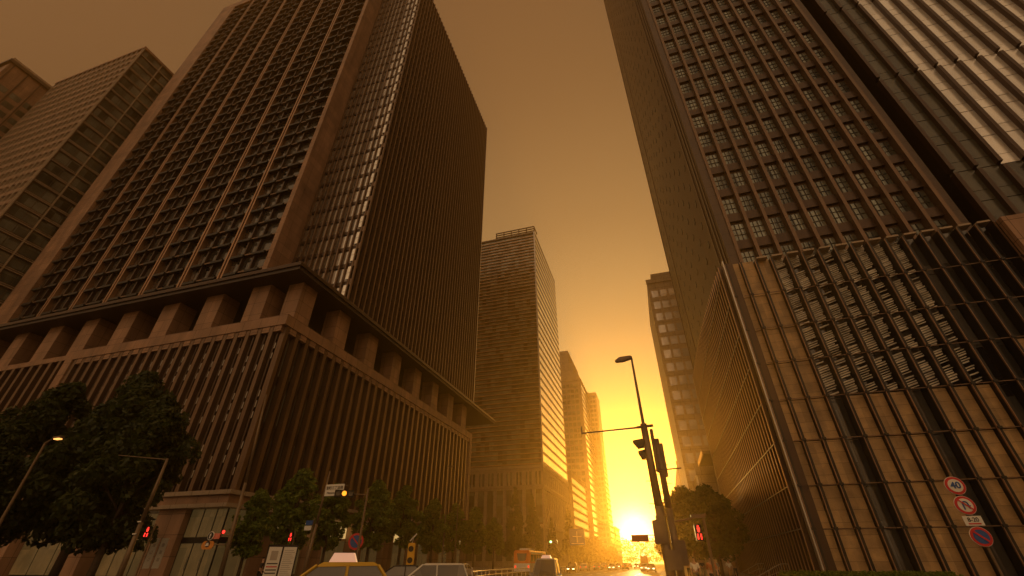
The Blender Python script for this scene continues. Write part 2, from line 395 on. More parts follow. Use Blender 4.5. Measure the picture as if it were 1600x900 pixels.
    nf = int((GZ-41)/4.2)
    for f in range(nf+1):
        z = 40.3+f*4.2
        if z+4.2 > GZ: break
        nx = 6; wx = (GX-.9-SX1)/nx
        for i in range(nx):
            bands.append((SX1+i*wx+.1, SX1+(i+1)*wx-.1, GY+.5, GY+.58, z+1.0, z+3.95))
        sp.append((SX1, GX-.85, GY+.42, GY+.6, z+.1, z+.9))
    repeat_parts(T, 'window', [b for b in bands if b[0] < SX1+9], M['glass_side']); repeat_parts(T, 'window', [b for b in bands if b[0] >= SX1+9], M['pane_sky']); repeat_parts(T, 'spandrel', sp, M['bronze_dk'])  # right-hand columns paler, imitating bright reflections on the glass
    sp2, wb = [], []
    for f in range(nf+1):
        z = 40.3+f*4.2
        if z+4.2 > GZ: break
        sp2.append((GX-.95, GX-.62, GY+.6, GYe, z+.1, z+1.2)); wb.append((GX-.93, GX-.85, GY+.62, GYe, z+1.2, z+4.3))
    repeat_parts(T, 'spandrel', sp2, M['bronze_dk']); repeat_parts(T, 'window_band', wb, M['glass'])
    fs = []
    y = GY+.1
    while y < GYe: fs.append((GX-.75, GX, y, y+.34, 40.3, GZ)); y += 1.56
    for i in range(11):
        x = SX1+.3+i*1.46; fs.append((x, x+.28, GY, GY+.6, 40.3, GZ))
    repeat_parts(T, 'fin', fs, M['bronze'])
    MB().box(GX-.12, GX+.05, GYe-.3, GYe+.1, 40.3, GZ+.4).build('end_trim', M['alu'], T)
    MB().box(SX1, GX-.3, GY+.3, GYe, GZ-.6, GZ).build('roof', M['stone_dark'], T)
    cor = []
    for f in range(nf):
        z = 40.3+f*4.2; cor.append(MB().box(GX-1.6, GX-.25, GY+.1, GY+.5, z+1.1, z+2.5).box(GX-1.6, GX-.25, GY+.1, GY+.5, z+2.6, z+4.0))
    repeat_parts(T, 'corner_pane', cor, M['pane_pale'])
left_tower()

# ------------------------------------------------------------------ far left towers
def grid_tower():
    X1, Y0, Z = -150, 40, 157.5; X0, Y1 = -196, 66
    T = thing('office_tower', 'slab tower of dark squared windows behind the brown stone tower, far left', 'building', (-173, 53, 0))
    MB().box(X0+.5, X1-.5, Y0+.5, Y1-.5, 0, Z-1).build('wall', M['stone_dark'], T)
    a, b, c, d = [], [], [], []
    for f in range(36):
        z = 6+f*4.2
        for i in range(4):
            y = Y0+.6+i*6.3
            a.append((X1-.45, X1-.35, y+.2, y+3.0, z+1.1, z+3.9)); a.append((X1-.45, X1-.35, y+3.2, y+6.0, z+1.1, z+3.9))
        b.append((X1-.4, X1+.05, Y0+.5, Y1, z, z+.28)); b.append((X1-.4, X1-.1, Y0+.5, Y1, z+.6, z+.78))
        c.append((X0, X1-.4, Y0-.05, Y0+.45, z, z+1.5))
        for i in range(18):
            x = X0+.6+i*2.5; d.append((x+.2, x+2.2, Y0+.35, Y0+.42, z+1.6, z+4.1))
    repeat_parts(T, 'window', a, M['glass_grey']); repeat_parts(T, 'sill', b, M['stone_pale']); repeat_parts(T, 'spandrel', c, M['stone']); repeat_parts(T, 'window', d, M['pane_dim'])
    m = [(X1-.35, X1+.15, Y0+i*6.5-.02, Y0+i*6.5+.25, 0, Z) for i in range(5)] + [(X0+i*2.5, X0+.4+i*2.5, Y0-.15, Y0+.4, 0, Z-.5) for i in range(19)]
    repeat_parts(T, 'mullion', m, M['stone_pale'])
    MB().box(X0-.2, X1+.25, Y0-.25, Y0+.9, Z-1, Z).box(X1-.9, X1+.25, Y0+.9, Y1, Z-1, Z).build('parapet', M['stone'], T)
    MB().box(X0+6, X1-4, Y0+6, Y1-5, Z-1, Z+3).build('plant_room', M['stone_dark'], T)
grid_tower()
def brick_tower():
    X1, Y0, Z = -200, 29, 157
    T = thing('office_tower', 'reddish brown tower whose flat roof corner just enters at the far left edge', 'building', (-220, 40, 0))
    MB().box(-250, X1, Y0, 54, 0, Z-2).build('wall', M['stone'], T)
    MB().box(-251, X1+.8, Y0-.8, 55, Z-2, Z-.8).build('roof_edge', M['stone_dark'], T)
    MB().box(-250.5, X1+.4, Y0-.4, 54.5, Z-.8, Z+.4).build('parapet', M['stone_pale'], T)
    sl_ = [(X1-.1, X1+.25, Y0+1+i*4, Y0+1.3+i*4, 0, Z-2.1) for i in range(6)]
    repeat_parts(T, 'rib', sl_, M['stone_dark'])
    repeat_parts(T, 'window', [(X1-.05, X1+.08, Y0+1.6+i*4, Y0+4.4+i*4, 6+f*4.4, 8.4+f*4.4) for i in range(5) for f in range(32)], M['glass_grey'])
brick_tower()

# ------------------------------------------------------------------ bank tower beyond
def bank_tower():
    X0, X1, Y0, Y1 = -82, -44.2, 187, 243; PZ, Z = 36.4, 164
    T = thing('office_tower', 'tall tower of louvre bands on a pale stone podium, next beyond the brown stone tower', 'building', (-60, 215, 0))
    MB().box(X0+.6, X1-.6, Y0+.6, Y1, .13, PZ-.4).build('podium', M['stone_dark'], T)
    # podium stone: cornices, piers
    for z0, z1, o in ((35.2, PZ, .35), (34.0, 35.2, .05), (27.0, 28.8, .05), (27.9, 28.4, .3), (13.2, 14.4, .1), (.13, 2, .1)):
        MB().box(X0, X1+o, Y0-o, Y0+.8, z0, z1).box(X1-.8, X1+o, Y0+.8, Y1, z0, z1).build('stone_band', M['stone_pale'], T)
    up, lo = [], []
    n = 9; pw_ = (X1-X0)/n
    for i in range(n+1):
        x = X0+i*pw_; lo.append((max(X0, x-.7), min(X1, x+.7), Y0-.02, Y0+.7, 2, 27)); up.append((max(X0, x-.8), min(X1, x+.8), Y0-.02, Y0+.7, 28.8, 34))
        if i < n: up.append((x+1.6, x+2.2, Y0+.05, Y0+.7, 28.8, 34)); 
    n = 13; pw_ = (Y1-Y0-.8)/n
    for i in range(1, n+1):
        y = Y0+.8+i*pw_; lo.append((X1-.7, X1+.02, y-.55, y+.55, 2, 27)); up.append((X1-.7, X1+.02, y-.55, y+.55, 28.8, 34)); up.append((X1-.7, X1-.1, y-pw_/2-.3, y-pw_/2+.3, 28.8, 34))
    lo.append((X1-1.6, X1+.02, Y0+.702, Y0+2.2, 2, 27)); 
    repeat_parts(T, 'pier', lo+up, M['stone_pale'])
    wn = []
    for i in range(9):
        x = X0+i*(X1-X0)/9
        for k in range(2): wn.append((x+.8+k*1.4, x+2.0+k*1.4, Y0+.5, Y0+.58, 15, 26.8)); wn.append((x+.9+k*1.4, x+1.6+k*1.6, Y0+.5, Y0+.58, 29, 33.8))
        wn.append((x+.8, x+3.4, Y0+.5, Y0+.58, 2.2, 13))
    repeat_parts(T, 'window', wn, M['glass_grey'])
    # shaft
    MB().box(X0+1, X1-.5, Y0+.9, Y1-.5, PZ-.3, Z-1).build('shaft', M['bronze_dk'], T)
    lv, gl, ss, sg = [], [], [], []
    z = PZ+.4; k = 0
    while z < Z-2:
        lv.append((X0+.8, X1, Y0+.2, Y0+.85, z, z+.5)); gl.append((X0+1, X1-.4, Y0+.75, Y0+.88, z+.5, z+2.1))
        z += 2.1; k += 1
    z = PZ+.4
    while z < Z-4.2:
        ss.append((X1-.45, X1+.06, Y0+1.2, Y1, z, z+1.15)); sg.append((X1-.45, X1-.06, Y0+1.2, Y1, z+1.15, z+4.2)); z += 4.2
    repeat_parts(T, 'louvre_band', lv, M['copper']); repeat_parts(T, 'window_band', gl, M['glass_grey'])
    repeat_parts(T, 'spandrel', ss, M['bronze_dk']); repeat_parts(T, 'window_band', sg, M['pane_sun'])
    MB().box(X0+.7, X0+1.3, Y0+.1, Y0+.7, PZ, Z).box(X1-.5, X1+.12, Y0+.1, Y0+1.2, PZ, Z).build('corner_post', M['alu'], T)
    MB().box(X0+.8, X1+.1, Y0+.15, Y1, Z-1, Z).build('roof', M['stone_dark'], T)
    f = MB()
    for z in (Z+.8, Z+2.4, Z+4): f.box(X0+14, X1, Y0+.4, Y0+.9, z, z+.5)
    for x in np.linspace(X0+14, X1-.5, 6): f.box(x, x+.5, Y0+.9, Y0+1.4, Z, Z+4.6)
    f.box(X1-.5, X1, Y0+1.4, Y0+8, Z+4, Z+4.5).build('roof_frame', M['bronze_dk'], T)
bank_tower()

def slab(label, X0, X1, Y0, Y1, Z, fh=4, m='concrete', striped=False, steps=(), pitch=3.2, wm='glass_grey'):
    T = thing('office_block', label, 'building', ((X0+X1)/2, (Y0+Y1)/2, 0))
    MB().box(X0, X1-.3, Y0+.3, Y1, .13, Z).build('wall', M[m], T)
    for (a, b, z) in steps: MB().box(a, b, Y0+.5, Y1-.5, Z, z).build('rooftop_step', M[m], T)
    w, s, p = [], [], []
    z = 5
    while z < Z-fh:
        x = X0+.5
        while x < X1-pitch: w.append((x+.3, x+pitch-.3, Y0+.2, Y0+.28, z+1.2, z+fh-.4)); x += pitch
        s.append((X1-.28, X1+.1, Y0+.5, Y1, z, z+1.3)); p.append((X1-.25, X1-.12, Y0+.5, Y1, z+1.3, z+fh)); z += fh
    repeat_parts(T, 'window', w, M[wm]); repeat_parts(T, 'spandrel', s, M[m]); repeat_parts(T, 'window_band', p, M['pane_sun'] if striped else M['glass_grey'])
    MB().box(X0-.2, X1+.25, Y0, Y0+.6, Z-.6, Z+.9).box(X1-.5, X1+.25, Y0+.6, Y1, Z-.6, Z+.9).build('parapet', M[m], T)
    MB().box(X1-.5, X1+.15, Y0-.05, Y0+.52, .13, Z-.61).build('corner_pier', M[m], T)
    top = max([Z]+[q[2] for q in steps]); MB().box(X1-9, X1-6.5, Y0+3, Y0+7, Z, Z+2.6).build('roof_unit', M['alu'], T); MB().cyl((X1-8, Y0+10, Z), (X1-8, Y0+10, top+6), .12, .05).build('mast', M['steel'], T)
    return T
slab('narrow brown tower with stepped top and bright slanting window bands, behind the louvred tower', -66, -44, 326, 376, 124, 4.3, 'concrete', True, ((-65.5, -52.3, 150), (-52.29, -49.0, 139), (-48.99, -46.5, 130)))
slab('slim pale tower with gridded side, farthest on the left of the avenue', -56, -39.2, 384, 412, 131, 4.0, 'stone_pale', False, pitch=2.6)
slab('low dark block tucked behind the podium end, beside the louvred tower', -120, -82.5, 190, 230, 34, 4.2, 'stone_dark')
slab('mid height block between the louvred tower and the stepped tower', -70, -45.5, 262, 316, 46, 4.2, 'concrete')
slab('small low office block beyond the slim pale tower, left of the sun', -70, -39.5, 430, 470, 27, 4, 'concrete')

# ------------------------------------------------------------------ wing and tower on the right
def right_building():
    T = thing('office_tower', 'dark bronze tower with a limestone and glass fin podium on the right of the avenue', 'building', (25, 60, 0))
    CX, CY, CYe = 10.5, 41.5, 85.5
    H0, H1 = 28.2, 31.8
    MB().box(CX+1.2, 60, CY+1.2, CYe, .13, 27.6).build('podium', M['stone_dark'], T)
    MB().box(CX+.4, CX+1.2, CY+1.2, CYe, .13, 27.6).build('side_wall', M['bronze_dk'], T)
    MB().prism([(CY+1.2, 27.6), (CYe, 27.6), (CYe, H1-.4), (CY+20, 30.6), (CY+1.2, H0)], 'x', CX+.4, CX+1.2).build('side_parapet', M['bronze_dk'], T)
    # avenue side: glass fins growing taller away from the corner
    fins = []; y = CY+.9
    while y < CYe:
        t = (y-CY)/(CYe-CY); h = H0+(H1-H0)*(1-(1-t)**2)
        fins.append((CX-.35, CX+.38, y, y+.16, .35, h)); y += 1.12
    repeat_parts(T, 'glass_fin', fins, M['bronze_dk']); repeat_parts(T, 'fin_edge', [(CX-.40, CX-.35, b[2], b[3]+.03, .3, b[5]) for b in fins], M['copper'])
    wb = []
    y = CY+1.3
    while y < CYe-3:
        for z in (.5, 3.95, 6.9, 10.2, 13.6, 17.0, 20.4, 23.8):
            wb.append((CX+.30, CX+.39, y, y+3.2, z, z+(3.2 if z > .6 else 3.0) - .3))
        y += 3.36
    repeat_parts(T, 'window', wb, M['glass_matt'])
    tr = [(CX-.45, CX-.40, CY+.9, CYe, z, z+.06) for z in (3.75, 6.7, 10, 13.4, 16.8, 20.2, 23.6, 27.0)]
    repeat_parts(T, 'tie_rod', tr, M['alu'])
    MB().box(CX-.45, CX-.3, CYe-.1, CYe+.25, .13, H1+.2).build('end_trim', M['stone_pale'], T)
    # face towards the crossing
    MB().box(CX+.1, CX+.9, CY+.25, CY+1.2, .13, H0).build('corner_pier', M['bronze_dk'], T)
    MB().box(CX-.12, CX+.0, CY-.2, CY+.4, .2, H0+.1).build('corner_fin', M['alu'], T)
    xs = [12.09+i*1.425-1.425 for i in range(25)]
    zs = [.13, 3.7, 6.65, 10, 13.4, 16.8, 20.2, 23.9, 28.1]
    dark = {3, 7, 11, 12, 15, 18, 21, 22, 23}
    pan, dk, streaks = [], [], []
    for i in range(22):
        a, b = xs[i]+.14, xs[i+1]-.14
        for j in range(8):
            z0, z1 = zs[j]+.04, zs[j+1]-.04
            has_streaks = (4 <= i <= 10 and j >= 4) or (i >= 3 and i <= 9 and j >= 4)
            if has_streaks:
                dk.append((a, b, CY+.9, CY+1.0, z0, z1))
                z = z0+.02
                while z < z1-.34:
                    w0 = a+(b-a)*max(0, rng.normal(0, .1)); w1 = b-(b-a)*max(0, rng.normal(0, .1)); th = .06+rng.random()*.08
                    if rng.random() > .1: streaks.append([(w0, z+(w0-a)*.3), (w1, z+(w1-a)*.3), (w1, z+(w1-a)*.3+th), (w0, z+(w0-a)*.3+th)])
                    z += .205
            elif i in dark or i > 10 and j > 4 or i > 16: dk.append((a, b, CY+.9, CY+1.0, z0, z1))
            else: pan.append((a, b, CY+.35, CY+1.1, z0, z1))
    repeat_parts(T, 'wall_panel', pan, M['limestone']); repeat_parts(T, 'window', dk, M['glass'])
    m = MB(); [m.prism(b, 'y', CY+.62, CY+.8) for b in streaks]; m.build('reflection_streaks', M['refl_streak'], T)  # slanted pale bars imitate reflections of the opposite facade on the glazing
    mu = []
    for i in range(24): mu.append((xs[i]-.1, xs[i]+.1, CY-.22, CY+.9, .2, H0-.35))
    repeat_parts(T, 'mullion_fin', mu, M['black'])
    ed = [(xs[i]-.13, xs[i]-.1, CY-.26, CY-.1, .2, H0-.4) for i in range(24)]
    repeat_parts(T, 'fin_edge', ed, M['copper'])
    tt = [(CX+.9, xs[-1], CY-.12, CY-.07, z-.03, z+.03) for z in zs[1:-1]]
    repeat_parts(T, 'tie_rod', tt, M['bronze'])
    br = []
    for z in zs[1:-1]:
        for i in range(22): br.append((xs[i]-.14, xs[i]+.14, CY-.32, CY-.224, z-.09, z+.09))
    repeat_parts(T, 'bracket', br, M['black'])
    cap = [(xs[i]+.1, xs[i+1]-.35, CY-.3, CY+.6, H0-.3, H0-.12) for i in range(2, 16)]
    repeat_parts(T, 'cap_shelf', cap, M['stone_pale'])
    MB().box(xs[16], xs[16]+2.6, CY-.9, CY-.27, .13, 27.8).build('pier', M['stone'], T)
    MB().box(xs[18]+1, 60, CY-1.6, CY+.8, .13, 26.5).build('wing_wall', M['stone_dark'], T)
    for x, z in ((13.2, 1.9), (18.9, 3.9)): MB().box(x+.2, x+1.0, CY+.80, CY+.86, z, z+.5).build('lit_panel', M['amber'], T)
    # tower
    TY, TX, TZ = 46, 12.5, 235
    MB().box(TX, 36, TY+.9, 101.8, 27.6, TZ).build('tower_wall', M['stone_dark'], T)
    MB().box(TX-.05, TX+1.1, TY+.1, TY+.92, 27.6, TZ).build('corner_pier', M['stone_dark'], T)
    gr = [(TX-.12, TX+.02, TY+a, TY+a+.35, 27.6, TZ) for a in (1.2, 2.6, 4.5, 44, 54.6)]
    repeat_parts(T, 'groove_rib', gr, M['bronze_dk'])
    d = MB()
    for f in range(50):
        for k in range(12): d.box(TX-.06, TX+.02, TY+7+k*4.1+(f % 2)*.5, TY+7.8+k*4.1+(f % 2)*.5, 31+f*3.9, 31.8+f*3.9)
    d.build('vent_holes', M['black'], T)
    fx = [13.6+i*2.08 for i in range(11)]
    repeat_parts(T, 'fin', [(x-.18, x+.18, TY-.1, TY+.9, 27.6, TZ) for x in fx], M['bronze'])
    wn, sp, mun = [], [], []
    for f in range(24):
        z = 30+f*4.25
        sp.append((fx[0], 34.5, TY+.5, TY+.88, z-1.25, z))
        for i in range(10):
            a, b = fx[i]+.3, fx[i+1]-.3
            wn.append((a, b, TY+.8, TY+.89, z+.1, z+2.6))
            m = MB()
            for u in (1/3, 2/3): m.box(a+(b-a)*u-.04, a+(b-a)*u+.04, TY+.72, TY+.81, z+.1, z+2.6)
            for u in (.35, .7): m.box(a, b, TY+.73, TY+.80, z+.1+2.5*u-.03, z+.1+2.5*u+.03)
            mun.append(m)
    sp = [s for k, s in enumerate(sp)]
    repeat_parts(T, 'spandrel', sp, M['bronze_dk']); repeat_parts(T, 'window', wn, M['glass_grey']); repeat_parts(T, 'muntin', mun, M['black'])
    # curtain wall volume with panes painted pale for sky reflection and deep fins
    KX, KY = 37.2, 46
    MB().box(KX, 76, KY+.8, 100, 20, TZ).build('curtain_wall_core', M['black'], T)
    P, D = [], []
    kx = [KX+i*2.17 for i in range(18)]
    levels = []
    z = 20.6
    while z < 118: levels.append(z); z += 4.45
    for i in range(17):
        a, b = kx[i]+.32, kx[i+1]-.06
        for z in levels:
            for z0, z1 in ((z+.06, z+1.42), (z+1.48, z+4.41)):
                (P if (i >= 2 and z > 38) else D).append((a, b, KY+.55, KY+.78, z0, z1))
    repeat_parts(T, 'sky_reflection_pane', P, M['pane_sky']); repeat_parts(T, 'dark_pane', D, M['pane_dim'])
    repeat_parts(T, 'deep_fin', [(kx[i]-.12, kx[i]+.26, KY+.0, KY+.78, z0, z1) for i in range(17) for z0, z1 in ((20, 38.0), (38.5, 55.9), (56.4, 73.8), (74.3, 91.6), (92, 109), (109.4, 130))], M['bronze_dk'])
    MB().box(34.6, KX, TY+3.5, 60, 20, TZ).build('recess', M['black'], T)
right_building()

slab('pale concrete tower with grouped windows beyond the fin clad wing, right of the sun', 7.4, 26, 120, 150, 76, 4.0, 'stone_pale', False, ((9, 25, 79),), pitch=2.5, wm='pane_sky')
slab('plain low concrete block right behind the fin clad wing', 8.3, 30, 100, 117, 17, 4, 'stone_pale')
C = thing('entrance_canopy', 'flat projecting canopy with a bright edge between fin clad wing and concrete tower', 'canopy', (14, 90, 0))
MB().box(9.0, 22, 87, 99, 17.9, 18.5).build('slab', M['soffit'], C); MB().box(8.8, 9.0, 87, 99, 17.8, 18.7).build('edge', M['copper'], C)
MB().box(17, 18, 90, 91, .13, 17.9).box(17, 18, 95, 96, .13, 17.9).build('post', M['steel'], C)
slab('far grey block on the right pavement side, behind the street trees', 8, 40, 165, 215, 30, 4, 'concrete')
slab('farthest low block on the right side of the avenue', 6, 40, 260, 330, 24, 4, 'stone')

# ------------------------------------------------------------------ trees
def leaf_mesh(name, centres, radii, n, size, m, flat=.8):
    c = np.array(centres); r = np.array(radii); wgt = r**2/np.sum(r**2)
    idx = rng.choice(len(c), n, p=wgt)
    d = rng.normal(size=(n, 3)); d /= np.linalg.norm(d, axis=1)[:, None]
    rad = r[idx]*(.55+.5*rng.random(n)**.6)
    p = c[idx]+d*rad[:, None]*np.array([1, 1, flat])
    nn = d+rng.normal(size=(n, 3))*.7+np.array([0, 0, .5]); nn /= np.linalg.norm(nn, axis=1)[:, None]
    u = np.cross(nn, rng.normal(size=(n, 3))); u /= np.linalg.norm(u, axis=1)[:, None]; v = np.cross(nn, u)
    s = (size*(.6+.8*rng.random(n)))[:, None]
    q = np.stack([p-u*s, p-v*s*.55, p+u*s, p+v*s*.55], 1).reshape(-1, 3)
    me = bpy.data.meshes.new(name); me.vertices.add(len(q)); me.vertices.foreach_set('co', q.ravel())
    me.loops.add(4*n); me.loops.foreach_set('vertex_index', np.arange(4*n)); me.polygons.add(n)
    me.polygons.foreach_set('loop_start', np.arange(n)*4); me.update(calc_edges=True); me.validate()
    me.materials.append(m); return me
def tree_proto(name, label, h, w, n, m, kind='round', leaf=.22, base=.28, group=None, seed=1):
    global rng; keep = rng; rng = np.random.default_rng(seed)
    T = thing(name, label, 'tree', (0, 0, 0), group)
    t = MB(); c, r = [], []
    if kind == 'conifer':
        t.tube([(0,0,0), (.05,0,h*.5), (0,0,h*.97)], [.03*h*.5, .2, .04], 8)
        for k in range(90):
            f = rng.random()**.8; z = h*(base+(1-base)*f); rr = w*(1-f)**.85*(.6+.5*rng.random()); a = rng.random()*6.28
            c.append((rr*.75*math.cos(a), rr*.75*math.sin(a), z)); r.append(max(.3, w*.28*(1-f)+.25))
            if k % 3 == 0: t.cyl((0,0,z-.2), (rr*.7*math.cos(a), rr*.7*math.sin(a), z), .06, .02, 5)
    else:
        t.tube([(0,0,0), (.08,.05,h*base), (.0,.1,h*.6), (.1,0,h*.85)], [.022*h, .017*h, .011*h, .03], 8)
        for k in range(95):
            f = rng.random(); z = h*(base+(1-base)*f*.96); prof = math.sin(math.pi*min(1, (f*.86+.16)))**.7
            rr = w*prof*(rng.random()**.5)*.82; a = rng.random()*6.28
            c.append((rr*math.cos(a), rr*math.sin(a), z)); r.append(w*(.12+.17*rng.random()))
            if k % 4 == 0:
                z0 = h*(base*.8+(z/h-base*.8)*.5); t.tube([(0,0,z0), (rr*.5*math.cos(a), rr*.5*math.sin(a), (z0+z)/2+.2), c[-1]], [.008*h, .005*h, .015], 5)
    t.build('trunk', M['trunk'], T, local=True, smooth=True)
    me = leaf_mesh('crown', c, r, n, leaf, m); o = bpy.data.objects.new('crown', me); COL.objects.link(o); o.parent = T
    rng = keep; return T
def place(p, first, x, y, rz, s, label, sz=None):
    o = p if first else copy_tree(p); o.location = (x, y, .13); o.rotation_euler.z = rz; o.scale = (s, s, sz or s); o['label'] = label; return o
PA = tree_proto('street_tree', '', 10, 2.9, 9000, M['leaf'], leaf=.20, group='round street trees along the left pavement', seed=3, base=.3)
PB = tree_proto('street_tree', '', 10, 2.6, 8000, M['leaf'], leaf=.20, group='round street trees along the left pavement', seed=9, base=.32)
mid = [(-37.9, 43.0, 1.02, 'leafy street tree directly behind the place name sign'), (-39.6, 51.3, 1.0, 'round street tree just right of the amber signal'),
       (-40.6, 62.2, 1.18, 'upright street tree above the no stopping sign'), (-40.4, 70.5, 1.24, 'tall street tree above the yellow warning light'),
       (-40.6, 82, 1.14, 'street tree behind the thin lamp post'), (-40.6, 92, 1.18, 'street tree near the right end of the brown podium'),
       (-40.6, 103, 1.2, 'street tree covering the corner of the brown podium'), (-40.6, 116, 1.1, 'smaller street tree at the end of the leafy row'),
       (-37.4, 37.2, .74, 'low bushy street tree beside the white notice boards')]
fa = fb = True
for i, (x, y, s, lab) in enumerate(mid):
    if i % 2 == 0: place(PA, fa, x, y, i*1.3, s, lab); fa = False
    else: place(PB, fb, x, y, i*1.9, s, lab); fb = False
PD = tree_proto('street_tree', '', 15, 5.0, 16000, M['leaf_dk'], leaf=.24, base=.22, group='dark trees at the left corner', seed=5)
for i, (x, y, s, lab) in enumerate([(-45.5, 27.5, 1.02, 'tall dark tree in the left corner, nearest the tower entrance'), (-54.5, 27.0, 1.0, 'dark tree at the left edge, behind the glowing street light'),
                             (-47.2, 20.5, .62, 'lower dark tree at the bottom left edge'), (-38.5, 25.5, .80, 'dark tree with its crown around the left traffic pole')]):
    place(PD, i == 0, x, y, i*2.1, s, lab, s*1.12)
PC = tree_proto('conifer_tree', '', 20, 3.6, 9000, M['needle'], 'conifer', leaf=.3, base=.12, group='conifers before the stone podium', seed=4)
for i, (x, y, s, lab) in enumerate([(-39.5, 131, 1.02, 'tall pointed conifer, left of the pair before the pale stone podium'), (-39.5, 150, 1.04, 'pointed conifer, right of the pair before the pale stone podium'), (-39.5, 212, 1.12, 'hazy conifer before the far end of the stone podium'), (-39.5, 178, .8, 'shorter conifer above the orange bus')]):
    place(PC, i == 0, x, y, i, s, lab)
PR = tree_proto('street_tree', '', 9, 4.2, 8500, M['leaf_dk'], leaf=.22, base=.26, group='trees on the right pavement', seed=6)
for i, (x, y, s, lab) in enumerate([(5.2, 58, .98, 'broad tree on the right pavement behind the red pedestrian signal'), (3.6, 74, 1.2, 'tree on the right pavement, just right of the two big poles'), (7.0, 80, 1.15, 'tree at the far end of the fin clad wing'),
                             (2.6, 112, 1.2, 'distant hazy tree on the right pavement')]):
    place(PR, i == 0, x, y, i*2, s, lab)
PF = tree_proto('street_tree', '', 11, 4.5, 3500, M['leaf_dk'], leaf=.5, base=.2, group='far trees lining the avenue', seed=8)
k = 0
for i, (x, y, lab) in enumerate([(-40, 235, 'far hazy tree nearest behind the conifers on the left'), (-40.5, 268, 'far hazy tree under the blue direction sign'), (-40, 300, 'far hazy tree at the foot of the stepped tower'), (-41, 340, 'far hazy tree at the foot of the slim pale tower'),
                          (-40, 385, 'last far tree on the left before the sun'), (2, 150, 'far tree behind the poles on the right'), (2.5, 195, 'second far tree on the right pavement'), (2, 240, 'third far tree on the right pavement'), (1.0, 300, 'last far tree on the right before the sun')]):
    place(PF, i == 0, x, y, i*1.7, 1.0+.15*((i*7) % 3), lab)
# distant woodland that closes the avenue
cc, rr_ = [], []
for k in range(260):
    x = -200+k*1.55+rng.normal(0, 1); h = 24+4*math.sin(x*.05)+3*rng.random()
    for z in (h*.25, h*.6, h*.9): cc.append((x, 560+rng.random()*25, z)); rr_.append(5.5)
me = leaf_mesh('woodland', cc, rr_, 30000, .9, M['leaf_dk']); o = bpy.data.objects.new('woodland', me); COL.objects.link(o); tag(o, 'dark distant woodland closing the avenue under the sun', 'trees', kind='stuff')

# hedge beside the right building
cc = [(x, y, z) for x in np.arange(7.0, 16, .5) for y in (35.5, 36.2, 36.9) for z in (.4, .8)]
me = leaf_mesh('hedge', cc, [.42]*len(cc), 24000, .07, M['leaf'], flat=.9); o = bpy.data.objects.new('hedge', me); COL.objects.link(o); tag(o, 'low clipped green hedge at the foot of the fin clad wing', 'hedge')


# ------------------------------------------------------------------ lettering
def text(body, size, m, parent, loc, rot, sx=1, name='lettering', bold=0):
    cu = bpy.data.curves.new(name, 'FONT'); cu.body = body; cu.size = size; cu.align_x = 'CENTER'; cu.align_y = 'CENTER'; cu.extrude = .006; cu.offset = bold
    o = bpy.data.objects.new(name, cu); COL.objects.link(o)
    dg = bpy.context.evaluated_depsgraph_get(); me = bpy.data.meshes.new_from_object(o.evaluated_get(dg)); bpy.data.objects.remove(o)
    me.materials.clear(); me.materials.append(m)
    o = bpy.data.objects.new(name, me); COL.objects.link(o); o.parent = parent; o.location = loc; o.rotation_euler = rot; o.scale = (sx, 1, 1); return o
FACE = (math.pi/2, 0, 0)           # lettering that faces -Y (towards the crossing)
def disc(parent, name, x, y, z, r, m, t=.02, n=32):
    return MB().cyl((x, y, z), (x, y+t, z), r, r, n).build(name, m, parent, local=True)

# ------------------------------------------------------------------ signals
def ped_signal(label, x, y, z, rz, s=1.0, pole=True, arm=None, group='red pedestrian signals'):
    T = thing('pedestrian_signal', label, 'traffic signal', (x, y, 0), group, rz)
    MB().box(-.17*s, .17*s, -.12, .12, z-.36*s, z+.36*s).build('housing', M['black'], T, bevel=.02, local=True)
    # red standing man in the upper window, two bright bars below
    f = MB().cyl((0, -.15, z+.27*s), (0, -.125, z+.27*s), .045*s, n=12).prism([(-.07*s, z+.21*s), (.07*s, z+.21*s), (.05*s, z+.10*s), (.035*s, z+.02*s), (-.035*s, z+.02*s), (-.05*s, z+.10*s)], 'y', -.15, -.125)
    f.build('standing_figure', M['red'], T, local=True)
    for a in (-.075, .075): MB().box((a-.03)*s, (a+.03)*s, -.15, -.125, z-.30*s, z-.06*s).build('signal_bar', M['red'], T, local=True)
    MB().box(-.16*s, .16*s, -.24, -.12, z+.33*s, z+.36*s).build('visor', M['black'], T, local=True)
    if pole: MB().cyl((.3, .1, .13), (.3, .1, z+.5), .06).box(.05, .3, .06, .12, z-.03, z+.03).build('pole', M['steel'], T, local=True)
    return T
def veh_signal(label, x, y, z, rz, lit, px=1.2):
    T = thing('traffic_signal', label, 'traffic signal', (x, y, 0), None, rz)
    MB().box(-.62, .62, -.1, .1, z-.22, z+.22).build('housing', M['black'], T, bevel=.03, local=True)
    for i, c in enumerate(('green', 'amber', 'red')):
        xx = -.4+.4*i
        MB().cyl((xx, -.13, z), (xx, -.1, z), .15, n=20).build('lens', M[c] if c == lit else M['glass'], T, local=True)
        MB().prism([(xx-.17, z), (xx-.15, z+.13), (xx, z+.19), (xx+.15, z+.13), (xx+.17, z), (xx+.15, z), (xx+.13, z+.11), (xx, z+.165), (xx-.13, z+.11), (xx-.15, z)], 'y', -.32, -.1).build('visor', M['black'], T, local=True)
    MB().cyl((px, .1, .13), (px, .1, z+.4), .1, .07).cyl((px, .1, z), (.5, .1, z), .035).build('pole', M['steel'], T, local=True)
    return T

